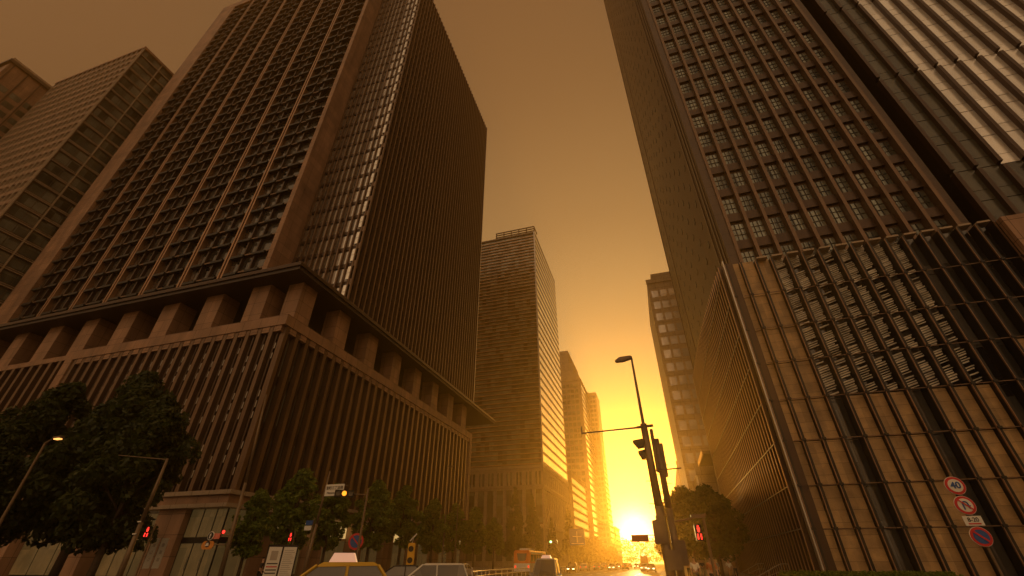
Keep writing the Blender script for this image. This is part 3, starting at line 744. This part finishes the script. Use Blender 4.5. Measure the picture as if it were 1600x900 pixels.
# right hand poles
P1 = thing('utility_pole', 'thick signal pole with thin lamp tip and a long arm reaching left, beside the sun', 'pole', (.02, 20, 0))
MB().tube([(.02, 20, .1), (-.02, 20, 3.5), (-.10, 20, 6.75)], [.19, .17, .14], 14).build('shaft', M['steel'], P1, smooth=True)
MB().tube([(-.10, 20, 6.7), (-.15, 20, 9.9)], [.07, .045], 10).build('lamp_mast', M['steel'], P1)
lh = MB().prism([(-.95, 9.83), (-.7, 9.98), (-.2, 10.0), (-.1, 9.93), (-.15, 9.86), (-.55, 9.76), (-.9, 9.76)], 'y', 19.88, 20.12).build('lamp_head', M['steel'], P1, bevel=.02)
MB().cyl((-.1, 20, 6.62), (-2.85, 20, 6.55), .045, .03).box(-2.87, -2.81, 19.97, 20.03, 6.5, 6.85).cyl((-.4, 20, 6.62), (.3, 20, 6.66), .06).build('arm', M['steel'], P1)
for z, w in ((5.9, .46), (5.45, .3)):
    MB().prism([(-.2, z+.22), (-.2-w, z+.16), (-.2-w, z+.08), (-.2-w*.6, z-.17), (-.2, z-.12)], 'y', 19.85, 20.15).build('signal_hood', M['black'], P1, bevel=.015)
for i in range(9):
    z = 1.9+i*.42; d = 1 if i % 2 else -1
    MB().cyl((0, 20, z), (d*.36, 20, z+.02), .014, n=5).build('step_bolt', M['steel'], P1)
MB().box(-.38, .12, 19.72, 20.2, 2.2, 3.0).build('control_box', M['steel'], P1, bevel=.03)
MB().box(-.1, .5, 19.75, 20.2, 1.35, 2.0).build('control_box', M['steel'], P1, bevel=.03)
SP = MB().box(-1.25, -.6, 19.96, 20.0, 2.28, 2.52).build('street_plate', M['sign_orange'], P1)
MB().cyl((-.6, 20.02, 2.5), (-.1, 20.02, 2.5), .015).cyl((-.6, 20.02, 2.3), (-.1, 20.02, 2.3), .015).build('bracket', M['steel'], P1)
P2 = thing('utility_pole', 'second shorter pole bristling with antennas, just right of the lamp pole', 'pole', (.55, 21, 0))
MB().tube([(.38, 21, .1), (.36, 21, 3.5), (.34, 21, 6.3)], [.16, .14, .12], 12).build('shaft', M['steel'], P2, smooth=True)
MB().box(.12, .27, 20.9, 21.1, 4.9, 6.75).build('antenna', M['steel'], P2, bevel=.03); MB().box(.44, .58, 20.9, 21.1, 4.7, 6.1).build('antenna', M['steel'], P2, bevel=.03)
MB().cyl((-.2, 20.8, 4.95), (1.15, 20.8, 5.0), .03).build('cross_bar', M['steel'], P2)
for i in range(10):
    z = 1.8+i*.38; d = 1 if i % 2 else -1
    MB().cyl((.36, 21, z), (.36+d*.3, 21, z-.02), .014, n=5).build('step_bolt', M['steel'], P2)
MB().box(.3, .75, 20.75, 21.2, 1.5, 2.35).build('control_box', M['steel'], P2, bevel=.03)
MB().tube([(.4, 21, 3.0), (1.0, 20.95, 3.08), (1.75, 20.9, 3.25)], [.045, .04, .03], 8).box(1.15, 1.7, 20.8, 21.0, 3.12, 3.24).build('arm', M['steel'], P2)
ped_signal('red pedestrian signal on the right, below the bracket arm of the poles', 1.35, 21.3, 2.62, .05, .8)
ped_signal('red pedestrian signal hanging in the dark tree on the left', *bear(-53.75, 40.6), 3.3, .9, .9)
ped_signal('red pedestrian signal before the leafy trees, next to the small blue plate', *bear(-41.3, 46), 3.42, .7, .95)
veh_signal('amber vehicle signal right of the place name sign', *bear(-36.75, 34), 5.55, .6, 'amber', 1.5)
veh_signal('small green vehicle signal above the vans, left of the far trees', *bear(-12.4, 80), 4.4, .15, 'green', -3)

# road signs on a slim pole, right
RS = thing('road_sign', 'stacked round road signs with 40, no U turn and no parking before the right wing', 'road sign', (10.42, 21, .22))
MB().cyl((.08, .12, -.1), (.08, .12, 4.2), .04).build('pole', M['steel'], RS, local=True)
def rsign(z, ins, **k):
    disc(RS, 'rim', 0, .02, z, .305, M['sign_white']); disc(RS, 'red_ring', 0, .0, z, .29, M['sign_red']); disc(RS, 'plate', 0, -.012, z, .215, ins, .012)
rsign(3.74, M['sign_white']); text('40', .30, M['sign_blue'], RS, (0, -.022, 3.74), FACE, bold=.008)
rsign(3.10, M['sign_white'])
ar = MB(); ptsa = [(-.07, 2.96), (-.07, 3.14)]+[(-.07+.075*(1-math.cos(a)), 3.14+.075*math.sin(a)) for a in np.linspace(.3, math.pi, 8)]+[(.08, 3.08)]
for (a, b), (c, d) in zip(ptsa[:-1], ptsa[1:]): ar.cyl((a, -.02, b), (c, -.02, d), .022, n=6)
ar.prism([(.02, 3.09), (.14, 3.09), (.08, 2.98)], 'y', -.03, -.012).build('turn_arrow', M['sign_blue'], RS, local=True)
MB().prism([(-.17, 3.25), (-.14, 3.28), (.17, 2.97), (.14, 2.94)], 'y', -.045, -.035).build('red_bar', M['sign_red'], RS, local=True)
MB().box(-.27, .27, -.01, .01, 2.46, 2.76).build('time_plate', M['sign_white'], RS, local=True)
text('8-20', .19, M['sign_black'], RS, (0, -.022, 2.64), FACE, .95); MB().box(-.18, .18, -.02, -.01, 2.50, 2.54).build('red_line', M['sign_red'], RS, local=True)
rsign(2.13, M['sign_blue']); MB().prism([(-.19, 2.27), (-.15, 2.31), (.19, 1.98), (.15, 1.94)], 'y', -.03, -.02).build('red_bar', M['sign_red'], RS, local=True)

# left poles
LP = thing('street_lamp', 'bent grey pole with a thin lamp arm reaching left over the dark trees', 'street lamp', (-28, 20, 0))
MB().tube([(-28, 20, .1), (-28, 20, 3.5), (-28.0, 20, 6.9)], [.16, .11, .07], 10).build('shaft', M['steel'], LP, smooth=True)
MB().cyl((-28.1, 20, 6.85), (-32.4, 20, 7.35), .035, .025).build('arm', M['steel'], LP)
for z in (2.9, 3.5): MB().box(-28.12, -27.88, 19.85, 19.9, z, z+.06).build('reflector_band', M['sign_white'], LP)
GL = thing('street_lamp', 'glowing orange street light high among the dark trees, left', 'street lamp', (-39.2, 20, 0))
MB().tube([(-40.3, 20, .1), (-40.3, 20, 8.6), (-39.5, 20, 9.0)], [.12, .07, .04], 10).build('shaft', M['steel'], GL)
MB().box(-39.6, -38.8, 19.85, 20.15, 8.86, 9.0).build('lamp_head', M['steel'], GL, bevel=.03)
MB().box(-39.45, -38.95, 19.88, 20.12, 8.79, 8.86).build('lamp_glass', M['lamp'], GL)
TP = thing('signal_pole', 'tall thin pole in front of the tower corner carrying round and orange signs', 'pole', (-25.5, 24, 0))
MB().tube([(-25.4, 24, .1), (-25.7, 24, 6), (-26.3, 24, 12)], [.15, .09, .05], 10).build('shaft', M['steel'], TP, smooth=True)
MB().box(-26.9, -26.3, 23.85, 23.9, 2.83, 3.13).build('faded_red_plate', M['sign_pink'], TP)
MB().cyl((-26.95, 23.8, 3.0), (-26.95, 23.85, 3.0), .24, n=24).build('sign_rim', M['sign_white'], TP)
MB().cyl((-26.95, 23.78, 3.0), (-26.95, 23.8, 3.0), .2, n=24).build('sign_disc', M['sign_black'], TP)
MB().prism([(-26.99, 2.86), (-26.92, 2.86), (-26.92, 3.02), (-26.87, 3.02), (-26.94, 3.15), (-27.02, 3.02), (-26.99, 3.02)], 'y', 23.76, 23.78).build('sign_arrow', M['sign_white'], TP)
cap_ = [(-26.75+.22*math.sin(a), 2.5+.22*math.cos(a)) for a in np.linspace(0, math.pi, 10)]+[(-27.25-.22*math.sin(a), 2.5-.22*math.cos(a)) for a in np.linspace(0, math.pi, 10)]
MB().prism(cap_, 'y', 23.83, 23.87).build('orange_plate', M['sign_orange'], TP)
MB().cyl((-27, 23.8, 2.56), (-27, 23.83, 2.56), .16, n=20).build('sign_disc', M['sign_black'], TP)
MB().box(-27.14, -26.86, 23.77, 23.8, 2.46, 2.52).prism([(-27.1, 2.52), (-27.05, 2.62), (-26.93, 2.62), (-26.88, 2.52)], 'y', 23.77, 23.8).build('sign_mark', M['sign_white'], TP)
MB().cyl((-26.9, 23.9, 3.0), (-25.5, 24, 3.05), .03).cyl((-27, 23.9, 2.5), (-25.5, 24, 2.55), .03).build('bracket', M['steel'], TP)
MB().cyl((-26.05, 23.85, 3.2), (-26.05, 23.8, 3.2), .09, n=14).build('red_light', M['red'], TP)
NP = thing('signal_pole', 'leaning grey pole with the white place name board, before the leafy trees', 'pole', (-24.4, 30, 0))
MB().tube([(-24.5, 30, .1), (-24.3, 30, 4), (-24.1, 30, 7.6)], [.13, .1, .06], 10).build('shaft', M['steel'], NP, smooth=True)
bd = MB().box(-24.1, -22.5, 29.93, 30.0, 5.82, 6.62).build('name_board', M['sign_white'], NP)
text('室町三丁目南', .25, M['sign_black'], NP, (1.1, -.1, 6.36), FACE, 1.0); text('Muromachi 3 S.', .19, M['sign_black'], NP, (1.1, -.1, 6.03), FACE, 1)
MB().cyl((-24.2, 30.03, 6.5), (-22.2, 30.03, 6.5), .035).cyl((-24.2, 30.03, 6.0), (-22.4, 30.03, 6.0), .03).build('arm', M['steel'], NP)
bx, by = bear(-39.7, 46)
BP = thing('direction_plate', 'small blue plate over a white one beside the red signal in the leafy trees', 'road sign', (bx, by, 0))
MB().cyl((.3, .1, .13), (.3, .1, 4.9), .05).build('pole', M['steel'], BP, local=True); MB().box(-.4, .3, -.02, .02, 4.35, 4.7).build('blue_plate', M['sign_blue'], BP, local=True); MB().box(-.45, .25, -.02, .02, 3.95, 4.3).build('white_plate', M['sign_white'], BP, local=True)
# no stopping sign
x, y = bear(-34.6, 44)
NS = thing('road_sign', 'round blue and red no stopping sign on a thin post before the leafy trees', 'road sign', (x, y, 0), None, .5)
MB().cyl((0, .05, .13), (0, .05, 4.0), .035).build('post', M['steel'], NS, local=True)
disc(NS, 'red_ring', 0, 0, 3.1, .62, M['sign_red']); disc(NS, 'plate', 0, -.015, 3.1, .46, M['sign_blue'], .015)
MB().prism([(-.38, 3.41), (-.31, 3.48), (.38, 2.79), (.31, 2.72)], 'y', -.03, -.016).build('red_bar', M['sign_red'], NS, local=True)
# yellow warning light with solar panel
x, y = bear(-28.5, 40)
YW = thing('warning_light', 'yellow two lamp warning light with a tilted solar panel, by the parked cars', 'warning light', (x, y, 0), None, .45)
MB().box(-.27, .27, -.15, .15, 1.35, 2.9).build('housing', M['yellow'], YW, bevel=.04, local=True)
for z in (2.5, 1.75): MB().cyl((-.03, -.18, z), (-.03, -.15, z), .2, n=20).build('lens', M['black'], YW, local=True)
MB().prism([(-.2, 3.05), (.28, 3.55), (.32, 3.5), (-.16, 3.0)], 'y', -.25, .25).build('solar_panel', M['white'], YW, local=True); MB().cyl((0, 0, 2.9), (.1, 0, 3.3), .03).cyl((0, 0, 0), (0, 0, 1.4), .06).build('post', M['white'], YW, local=True)
# lamp posts over the leafy row
for bb, d, h, lab in ((-25.0, 90, 17.3, 'slim lamp post rising above the leafy trees at the podium wing'), (-23.6, 98, 12.3, 'shorter lamp post at the right end of the leafy trees')):
    x, y = bear(bb, d); T = thing('street_lamp', lab, 'street lamp', (x, y, 0), 'lamp posts on the left pavement')
    MB().tube([(0, 0, .1), (0, 0, h)], [.16, .08], 8).build('shaft', M['steel'], T, local=True); MB().box(-.15, .9, -.2, .2, h, h+.22).build('lamp_head', M['steel'], T, bevel=.05, local=True)
# white notice boards
x, y = bear(-41.7, 42)
NB = thing('notice_board', 'pair of white printed notice panels in a dark frame beside the tower entrance', 'notice board', (x, y, 0), None, .62)
MB().box(-1.05, 1.05, -.03, .05, .5, 2.75).box(-1.05, -.97, -.03, .05, 0.1, .5).box(.97, 1.05, -.03, .05, .1, .5).build('frame', M['black'], NB, local=True)
a = MB().box(-.96, -.06, -.06, -.031, .62, 2.6).build('panel', M['sign_white'], NB, local=True); MB().box(.06, .96, -.06, -.031, .62, 2.6).build('panel', M['sign_white'], NB, local=True)
MB().box(-.75, -.27, -.07, -.061, 1.75, 2.35).build('printed_picture', M['alu'], NB, local=True)
for z in (1.5, 1.3, 1.1, .9): MB().box(-.88, -.14, -.07, -.061, z, z+.07).build('printed_line', M['sign_black' if z != 1.3 else 'sign_red'], NB, local=True)
for k in range(14): MB().box(.14, .88-.1*(k % 3), -.07, -.061, .8+k*.12, .83+k*.12).build('printed_line', M['alu'], NB, local=True)
x, y = bear(-52.6, 50)
BN = thing('banner', 'pair of pale vertical banners with dark marks by the tower entrance', 'banner', (x, y, 0), None, .3)
for a in (-.5, .25):
    b_ = MB().box(a, a+.55, -.02, .02, 1.2, 3.3).build('cloth', M['sign_white'], BN, local=True)
    for z in (2.8, 2.3, 1.8): MB().box(a+.18, a+.38, -.03, -.021, z-.12, z+.12).build('printed_mark', M['alu'], BN, local=True)
    MB().cyl((a-.03, 0, .1), (a-.03, 0, 3.4), .02).build('pole', M['steel'], BN, local=True)
# blue direction board far away
x, y = bear(-9.65, 125)
DB = thing('direction_sign', 'large pale blue overhead direction board below the stepped tower', 'road sign', (x, y, 0))
MB().box(-1.9, 1.9, -.05, .05, 5.2, 8.8).build('board', M['sign_blue'], DB, local=True); MB().box(-.1, .1, -.08, -.051, 5.8, 8.2).box(-1.1, 1.1, -.08, -.051, 7.0, 7.2).box(-1.5, 1.5, -.08, -.051, 5.5, 5.7).build('road_symbol', M['sign_white'], DB, local=True)
MB().cyl((-1.5, .2, .1), (-1.5, .2, 8.8), .12).cyl((-1.5, .2, 6), (1.5, .2, 6), .06).build('pole', M['steel'], DB, local=True)

# ------------------------------------------------------------------ median guard rail
GR = thing('guard_rail', 'long white two bar guard rail dividing the avenue lanes', 'guard rail', (-18, 45, 0))
path = [(-16.8, 42.5), (-18.6, 52), (-19.4, 63), (-20.0, 80), (-20.4, 110), (-20.4, 150), (-20.2, 200), (-19.8, 260)]
for z, r in ((.92, .055), (.52, .05)):
    MB().tube([(a, b, z) for a, b in path], [r]*len(path), 8).build('rail', M['rail'], GR)
posts = []
for (a, b), (c, d) in zip(path[:-1], path[1:]):
    n = max(1, int(math.hypot(c-a, d-b)/2.4))
    for k in range(n): t = k/n; posts.append((a+(c-a)*t-.05, a+(c-a)*t+.05, b+(d-b)*t-.05, b+(d-b)*t+.05, 0, 1.0))
repeat_parts(GR, 'post', posts, M['rail'])
for x, y, lab in ((9.4, 50, 'nearest'), (9.4, 62, 'farther')):
    T = thing('hand_rail', lab+' sloping metal hand rail at the foot of the fin clad wing', 'hand rail', (x, y, 0))
    MB().tube([(-2.2, 0, .5), (0, 0, 1.5), (.6, 0, 1.5)], [.03]*3, 6).tube([(-2.2, 0, .25), (0, 0, 1.0), (.6, 0, 1.0)], [.02]*3, 6).build('rail', M['alu'], T, local=True)
    for xx, z in ((-2.2, .5), (-1.1, 1.0), (0, 1.5), (.6, 1.5)): MB().cyl((xx, 0, 0.1), (xx, 0, z), .025).build('post', M['alu'], T, local=True)

# ------------------------------------------------------------------ vehicles
def loft(sec, closed=True):
    """sec: list of rings (same length) -> MB skin"""
    m = MB(); n = len(sec[0])
    for r in sec: m.v += r
    for i in range(len(sec)-1):
        for k in range(n): m.f.append((i*n+k, i*n+(k+1) % n, (i+1)*n+(k+1) % n, (i+1)*n+k))
    m.f.append(tuple(range(n))[::-1]); m.f.append(tuple((len(sec)-1)*n+k for k in range(n))); return m
def car(label, paint, roof_h=1.48, length=4.6, wd=1.74, sign=None, estate=False, group='cars on the avenue', lights=True):
    T = thing('car', label, 'car', (0, 0, 0), group); hl = length/2; h = roof_h
    # body: rings along y (front is +y)
    st = [(-hl, .42, .86, .80), (-hl+.12, .25, .95, .95), (-hl+.8, .22, .98, 1), (-.3, .2, .96, 1), (hl-1.2, .22, .92, 1), (hl-.5, .22, .82, .97), (hl-.1, .26, .70, .88), (hl, .36, .58, .75)]
    sec = []
    for y, z0, z1, w in st:
        a = wd/2*w; sec.append([(-a*.9, y, z0), (a*.9, y, z0), (a, y, z0+.12), (a*.99, y, (z0+z1)/2+.05), (a*.93, y, z1-.03), (a*.85, y, z1), (-a*.85, y, z1), (-a*.93, y, z1-.03), (-a*.99, y, (z0+z1)/2+.05), (-a, y, z0+.12)])
    body = loft(sec).build('body', paint, T, local=True, smooth=False, bevel=.02)
    # cabin
    yb, yf = (-hl+.25, 1.15) if estate else (-hl+.75, 1.15); rb, rf = (yb+.25, .35) if estate else (yb+.55, .3); w0, w1 = wd/2*.86, wd/2*.68
    z0 = .94
    cab = [[(-w0, yb, z0), (w0, yb, z0), (w0, yf, z0-.06), (-w0, yf, z0-.06)], [(-w1, rb, h-.06), (w1, rb, h-.06), (w1, rf, h-.08), (-w1, rf, h-.08)]]
    loft(cab).build('windows', M['glass'], T, local=True)
    r = [[(-w1-.02, rb-.03, h-.08), (w1+.02, rb-.03, h-.08), (w1+.02, rf+.05, h-.10), (-w1-.02, rf+.05, h-.10)], [(-w1+.05, rb+.1, h-.01), (w1-.05, rb+.1, h-.01), (w1-.05, rf-.12, h-.01), (-w1+.05, rf-.12, h-.01)]]
    loft(r).build('roof', paint, T, local=True)
    for s in (-1, 1):
        for (ya, yt) in ((yb, rb), (yf, rf), (-.35, -.35)):
            MB().cyl((s*(w0+.005), ya, z0-.03), (s*(w1+.005), yt, h-.07), .035, n=6).build('roof_pillar', paint, T, local=True)
    for s in (-1, 1):
        for y in (-hl+.85, hl-.85):
            w = MB().cyl((s*(wd/2-.2), y, .31), (s*(wd/2+.005), y, .31), .31, n=20).build('wheel', M['tyre'], T, local=True)
            MB().cyl((s*(wd/2+.0), y, .31), (s*(wd/2+.02), y, .31), .19, n=14).build('rim', M['rim'], w, local=True)
        MB().box(s*.48-.18, s*.48+.18, hl-.12, hl-.01, .56, .68).build('headlight', M['head'] if lights else M['glass'], T, local=True)
        MB().box(s*.62-.14, s*.62+.14, -hl-.01, -hl+.14, .66, .84).build('tail_light', M['tail'], T, local=True)
        MB().box(s*(wd/2-.05), s*(wd/2+.16), .75, .88, .92, 1.06).build('mirror', paint, T, local=True)
    if sign: loft([[(-.33, -.5, h-.01), (.33, -.5, h-.01), (.33, .1, h-.01), (-.33, .1, h-.01)], [(-.24, -.42, h+.17), (.24, -.42, h+.17), (.24, .02, h+.17), (-.24, .02, h+.17)]]).build('roof_sign', sign, T, local=True)
    return T
paint = {n: mat(n+' car paint', c, .22, .25, var=.04) for n, c in dict(white=(.7,.68,.62), silver=(.4,.39,.36), black=(.02,.02,.022), yellow=(.62,.40,.05), red=(.35,.03,.02), grey=(.12,.12,.12)).items()}
lampw = mat('roof sign', (.8,.5,.35), .4, var=0, emit=(1,.6,.4), estr=.25)
def put(T, b, d, rz): T.location.x, T.location.y = bear(b, d); T.rotation_euler.z = rz; return T
put(car('yellow and white taxi crossing at the bottom edge, nearest car on the left', paint['yellow'], 1.62, 4.6, sign=lampw), -36.4, 12.6, math.pi/2+.55)
put(car('white hatchback behind the taxi, by the yellow warning light', paint['white'], 1.58, 4.4, estate=True), -26.3, 27, math.pi/2+.5)
put(car('dark saloon between the taxi and the white hatchback', paint['black'], 1.5, 4.5), -29.5, 31, math.pi/2+.45)
put(car('tall dark taxi with lit headlights facing the camera before the orange bus', paint['silver'], 1.84, 4.4, 1.7, sign=lampw, estate=True), -13.3, 33, math.pi+.1)
cols_ = ['white', 'silver', 'black', 'grey', 'red', 'white', 'silver']
c0 = car('', paint['white'], 1.5, 4.5, estate=True); c1 = car('', paint['silver'], 1.48, 4.6); c2 = car('', paint['black'], 1.6, 4.5, estate=True); cs = [c0, c1, c2]; used = [False]*3
spots = [(-22.6, 66, 0, 'white car beyond the guard rail, left of the bus'), (-24, 80, 0, 'silver saloon farther behind the guard rail on the left'), (-10.4, 96, math.pi, 'dark car just right of the nearest van, beyond the rail'), (-9.0, 120, 0, 'white far car under the blue direction board'),
 (-7.6, 130, 0, 'silver far car right of the blue board'), (-6.9, 150, 0, 'dark far car at the left of the sunlit lanes'), (-6.0, 128, math.pi, 'white oncoming car in the sun glare'), (-5.4, 160, math.pi, 'silver oncoming car under the sun'), (-4.6, 142, 0, 'dark car under the sun'),
 (-4.2, 190, 0, 'small white far car right of the sun'), (-3.4, 175, math.pi, 'silver car in the far lanes right of the sun'), (-2.9, 205, 0, 'dark tiny car at the vanishing end of the lanes'), (-2.6, 120, math.pi, 'white car waiting near the right kerb, left of the poles'), (-1.9, 105, math.pi, 'silver car near the right kerb, left of the poles')]
for i, (b, d, rz, lab) in enumerate(spots):
    k = i % 3; o = cs[k] if not used[k] else copy_tree(cs[k]); used[k] = True; put(o, b, d, rz+.03*(i % 3-1)); o['label'] = lab

def bus(label, b, d, rz, colr, length=10.5):
    x, y = bear(b, d); T = thing('bus', label, 'bus', (x, y, 0), None, rz); w, h = 1.25, 3.15
    pr = [(-w, .4), (w, .4), (w, 1.45), (-w, 1.45)]
    MB().prism([(-w, .38), (w, .38), (w, 1.5), (-w, 1.5)], 'y', -length/2, length/2).build('lower_body', M['white'], T, bevel=.06, local=True)
    MB().prism([(-w, 1.505), (w, 1.505), (w, h-.25), (w-.15, h), (-w+.15, h), (-w, h-.25)], 'y', -length/2, length/2).build('upper_body', colr, T, bevel=.05, local=True)
    MB().prism([(-.75, 2.75), (.75, 2.75), (.6, 1.95), (.4, 1.8), (-.4, 1.8), (-.6, 1.95)], 'y', -length/2-.02, -length/2+.02).build('rear_window', M['glass'], T, local=True)
    for k in range(6):
        y0 = -length/2+.6+k*1.6
        for s in (-1, 1): MB().box(s*w-.01, s*w+.012, y0, y0+1.4, 1.75, 2.6).build('side_window', M['glass'], T, local=True)
    MB().box(w-.005, w+.03, -length/2+.8, length/2-2.4, 2.68, 2.9).build('side_panel', M['sign_white'], T, local=True)
    MB().box(-.85, .85, -length/2+1.5, -length/2+4.5, h+.005, h+.28).build('air_conditioner', M['white'], T, bevel=.08, local=True)
    for s in (-1, 1):
        MB().box(s*1.0-.12, s*1.0+.12, -length/2-.015, -length/2+.05, .9, 1.25).build('tail_light', M['tail'], T, local=True)
        for yy in (-length/2+2.2, length/2-2.3):
            q = MB().cyl((s*(w-.3), yy, .48), (s*(w+.01), yy, .48), .48, n=20).build('wheel', M['tyre'], T, local=True); MB().cyl((s*w, yy, .48), (s*(w+.03), yy, .48), .27, n=14).build('rim', M['rim'], q, local=True)
    MB().box(-w+.1, w-.1, -length/2-.05, -length/2+.02, .36, .5).build('bumper', M['black'], T, local=True)
bus('orange and white bus seen from behind, in the left lanes beyond the rail', -15.0, 80, .0, M['orange'])
def truck(label, b, d, rz):
    x, y = bear(b, d); T = thing('box_truck', label, 'truck', (x, y, 0), None, rz)
    MB().box(-1.0, 1.0, -2.6, 1.4, .8, 3.1).build('cargo_box', M['sign_pink'], T, bevel=.04, local=True); MB().prism([(1.45, .5), (3.0, .5), (3.0, 1.3), (2.7, 2.2), (1.45, 2.3)], 'x', -.9, .9).build('cab', M['white'], T, bevel=.05, local=True)
    MB().prism([(3.01, 1.35), (2.72, 2.1), (2.74, 2.1), (3.03, 1.35)], 'x', -.8, .8).build('windscreen', M['glass'], T, local=True); MB().box(-.8, .8, -2.5, 2.9, .45, .78).build('chassis', M['black'], T, local=True)
    for s in (-1, 1):
        for yy in (-1.7, 2.2): MB().cyl((s*.75, yy, .42), (s*1.0, yy, .42), .42, n=18).build('wheel', M['tyre'], T, local=True)
        MB().box(s*.7-.12, s*.7+.12, -2.63, -2.5, .6, .75).build('tail_light', M['tail'], T, local=True)
truck('small far box truck in the right lanes, left of the poles', -2.5, 150, 0)

# ------------------------------------------------------------------ people
def person(label, b, d, rz, top, legs, hair, step=.28, s=1.0, arm=.3, group='people on the pavements'):
    x, y = bear(b, d); T = thing('person', label, 'person', (x, y, .13), group, rz)
    def skin(name, V, Eg, Rr, m, par=T, sub=1):
        me = bpy.data.meshes.new(name); me.from_pydata(V, Eg, []); o = bpy.data.objects.new(name, me); COL.objects.link(o)
        md = o.modifiers.new('s', 'SKIN'); 
        for i, r in enumerate(Rr): me.skin_vertices[0].data[i].radius = (r if isinstance(r, tuple) else (r, r))
        me.skin_vertices[0].data[0].use_root = True
        sb = o.modifiers.new('u', 'SUBSURF'); sb.levels = sub; sb.render_levels = sub
        dg = bpy.context.evaluated_depsgraph_get(); m2 = bpy.data.meshes.new_from_object(o.evaluated_get(dg)); bpy.data.objects.remove(o)
        m2.materials.clear(); m2.materials.append(m)
        for p in m2.polygons: p.use_smooth = True
        o = bpy.data.objects.new(name, m2); COL.objects.link(o); o.parent = par; return o
    h = step
    V = [(0,0,.95), (0,0,1.15), (0,0.01,1.38), (0,0.01,1.5), (0,.02,1.60), (0,.03,1.69),
         (.1,0,.9), (.11,h*.35,.5), (.11,h*.5,.09), (.11,h*.5+.14,.04), (-.1,0,.9), (-.11,-h*.15,.5), (-.11,-h*.75,.12), (-.11,-h*.75+.13,.05),
         (.19,0,1.42), (.24,-arm*.4,1.15), (.24,-arm*.2+.1,.92), (.24,-arm*.2+.16,.84), (-.19,0,1.42), (-.24,arm*.3,1.15), (-.24,arm*.9,.95), (-.24,arm*.9+.07,.88)]
    Eg = [(0,1),(1,2),(2,3),(3,4),(4,5),(0,6),(6,7),(7,8),(8,9),(0,10),(10,11),(11,12),(12,13),(2,14),(14,15),(15,16),(16,17),(2,18),(18,19),(19,20),(20,21)]
    Rr = [(.15,.11),(.13,.10),(.16,.11),(.055,.055),(.08,.09),(.075,.09),.09,.062,.045,.035,.09,.062,.045,.035,.06,.045,.035,.035,.06,.045,.035,.035]
    skin('body', V, Eg, Rr, M['skin'], sub=2)
    skin('shirt', V[0:3]+[V[14], V[15], V[18], V[19]], [(0,1),(1,2),(2,3),(3,4),(2,5),(5,6)], [(.165,.125),(.145,.115),(.175,.125),.075,.058,.075,.058], top)
    skin('trousers', [V[0], V[6], V[7], V[8], V[10], V[11], V[12]], [(0,1),(1,2),(2,3),(0,4),(4,5),(5,6)], [(.16,.12),.105,.075,.06,.105,.075,.06], legs)
    skin('hair', [(0,0,1.70), (0,-.02,1.76)], [(0,1)], [(.082,.09),(.065,.07)], hair)
    T.scale = (s, s, s); return T
cl = {n: mat(n+' cloth', c, .8, var=.1, scale=8) for n, c in dict(white=(.75,.72,.66), navy=(.03,.035,.06), black=(.02,.02,.02), tan=(.4,.25,.12), rust=(.45,.15,.05), grey=(.2,.19,.18)).items()}
person('pedestrian in a white shirt walking on the right pavement near the poles', 2.55, 33, math.pi, cl['white'], cl['navy'], cl['black'])
person('pedestrian in a rust coloured top on the right pavement, before the dark tree', 4.2, 30, math.pi, cl['rust'], cl['black'], cl['black'], .35)
person('person in grey walking behind the rust coloured top', 4.6, 43, 0, cl['grey'], cl['navy'], cl['black'], .4)
person('far pedestrian in tan on the right pavement, farthest left', 1.9, 62, math.pi, cl['tan'], cl['black'], cl['black'])
person('far pedestrian in navy next to the one in tan', 3.3, 66, 0, cl['navy'], cl['grey'], cl['black'])
person('pedestrian in white near the hand rails of the fin clad wing', 5.9, 56, math.pi, cl['white'], cl['tan'], cl['black'])
person('pedestrian in tan near the hand rails of the fin clad wing', 6.4, 58, math.pi, cl['tan'], cl['navy'], cl['black'], .1)
person('person in dark clothes standing by the notice boards on the left', -43.3, 38, -.6, cl['black'], cl['black'], cl['black'], .05)

# ------------------------------------------------------------------ haze
hz = bpy.data.materials.new('haze'); hz.use_nodes = True; t = hz.node_tree; t.nodes.clear()
ho = t.nodes.new('ShaderNodeOutputMaterial'); pv = t.nodes.new('ShaderNodeVolumePrincipled')
pv.inputs['Color'].default_value = (1, .58, .13, 1); pv.inputs['Density'].default_value = .0011; pv.inputs['Anisotropy'].default_value = .8
t.links.new(pv.outputs[0], ho.inputs['Volume'])
tag(MB().box(-1250, 1250, -1250, 1250, -1.5, 262).build('haze', hz), 'warm evening haze filling the street', 'haze', kind='stuff')
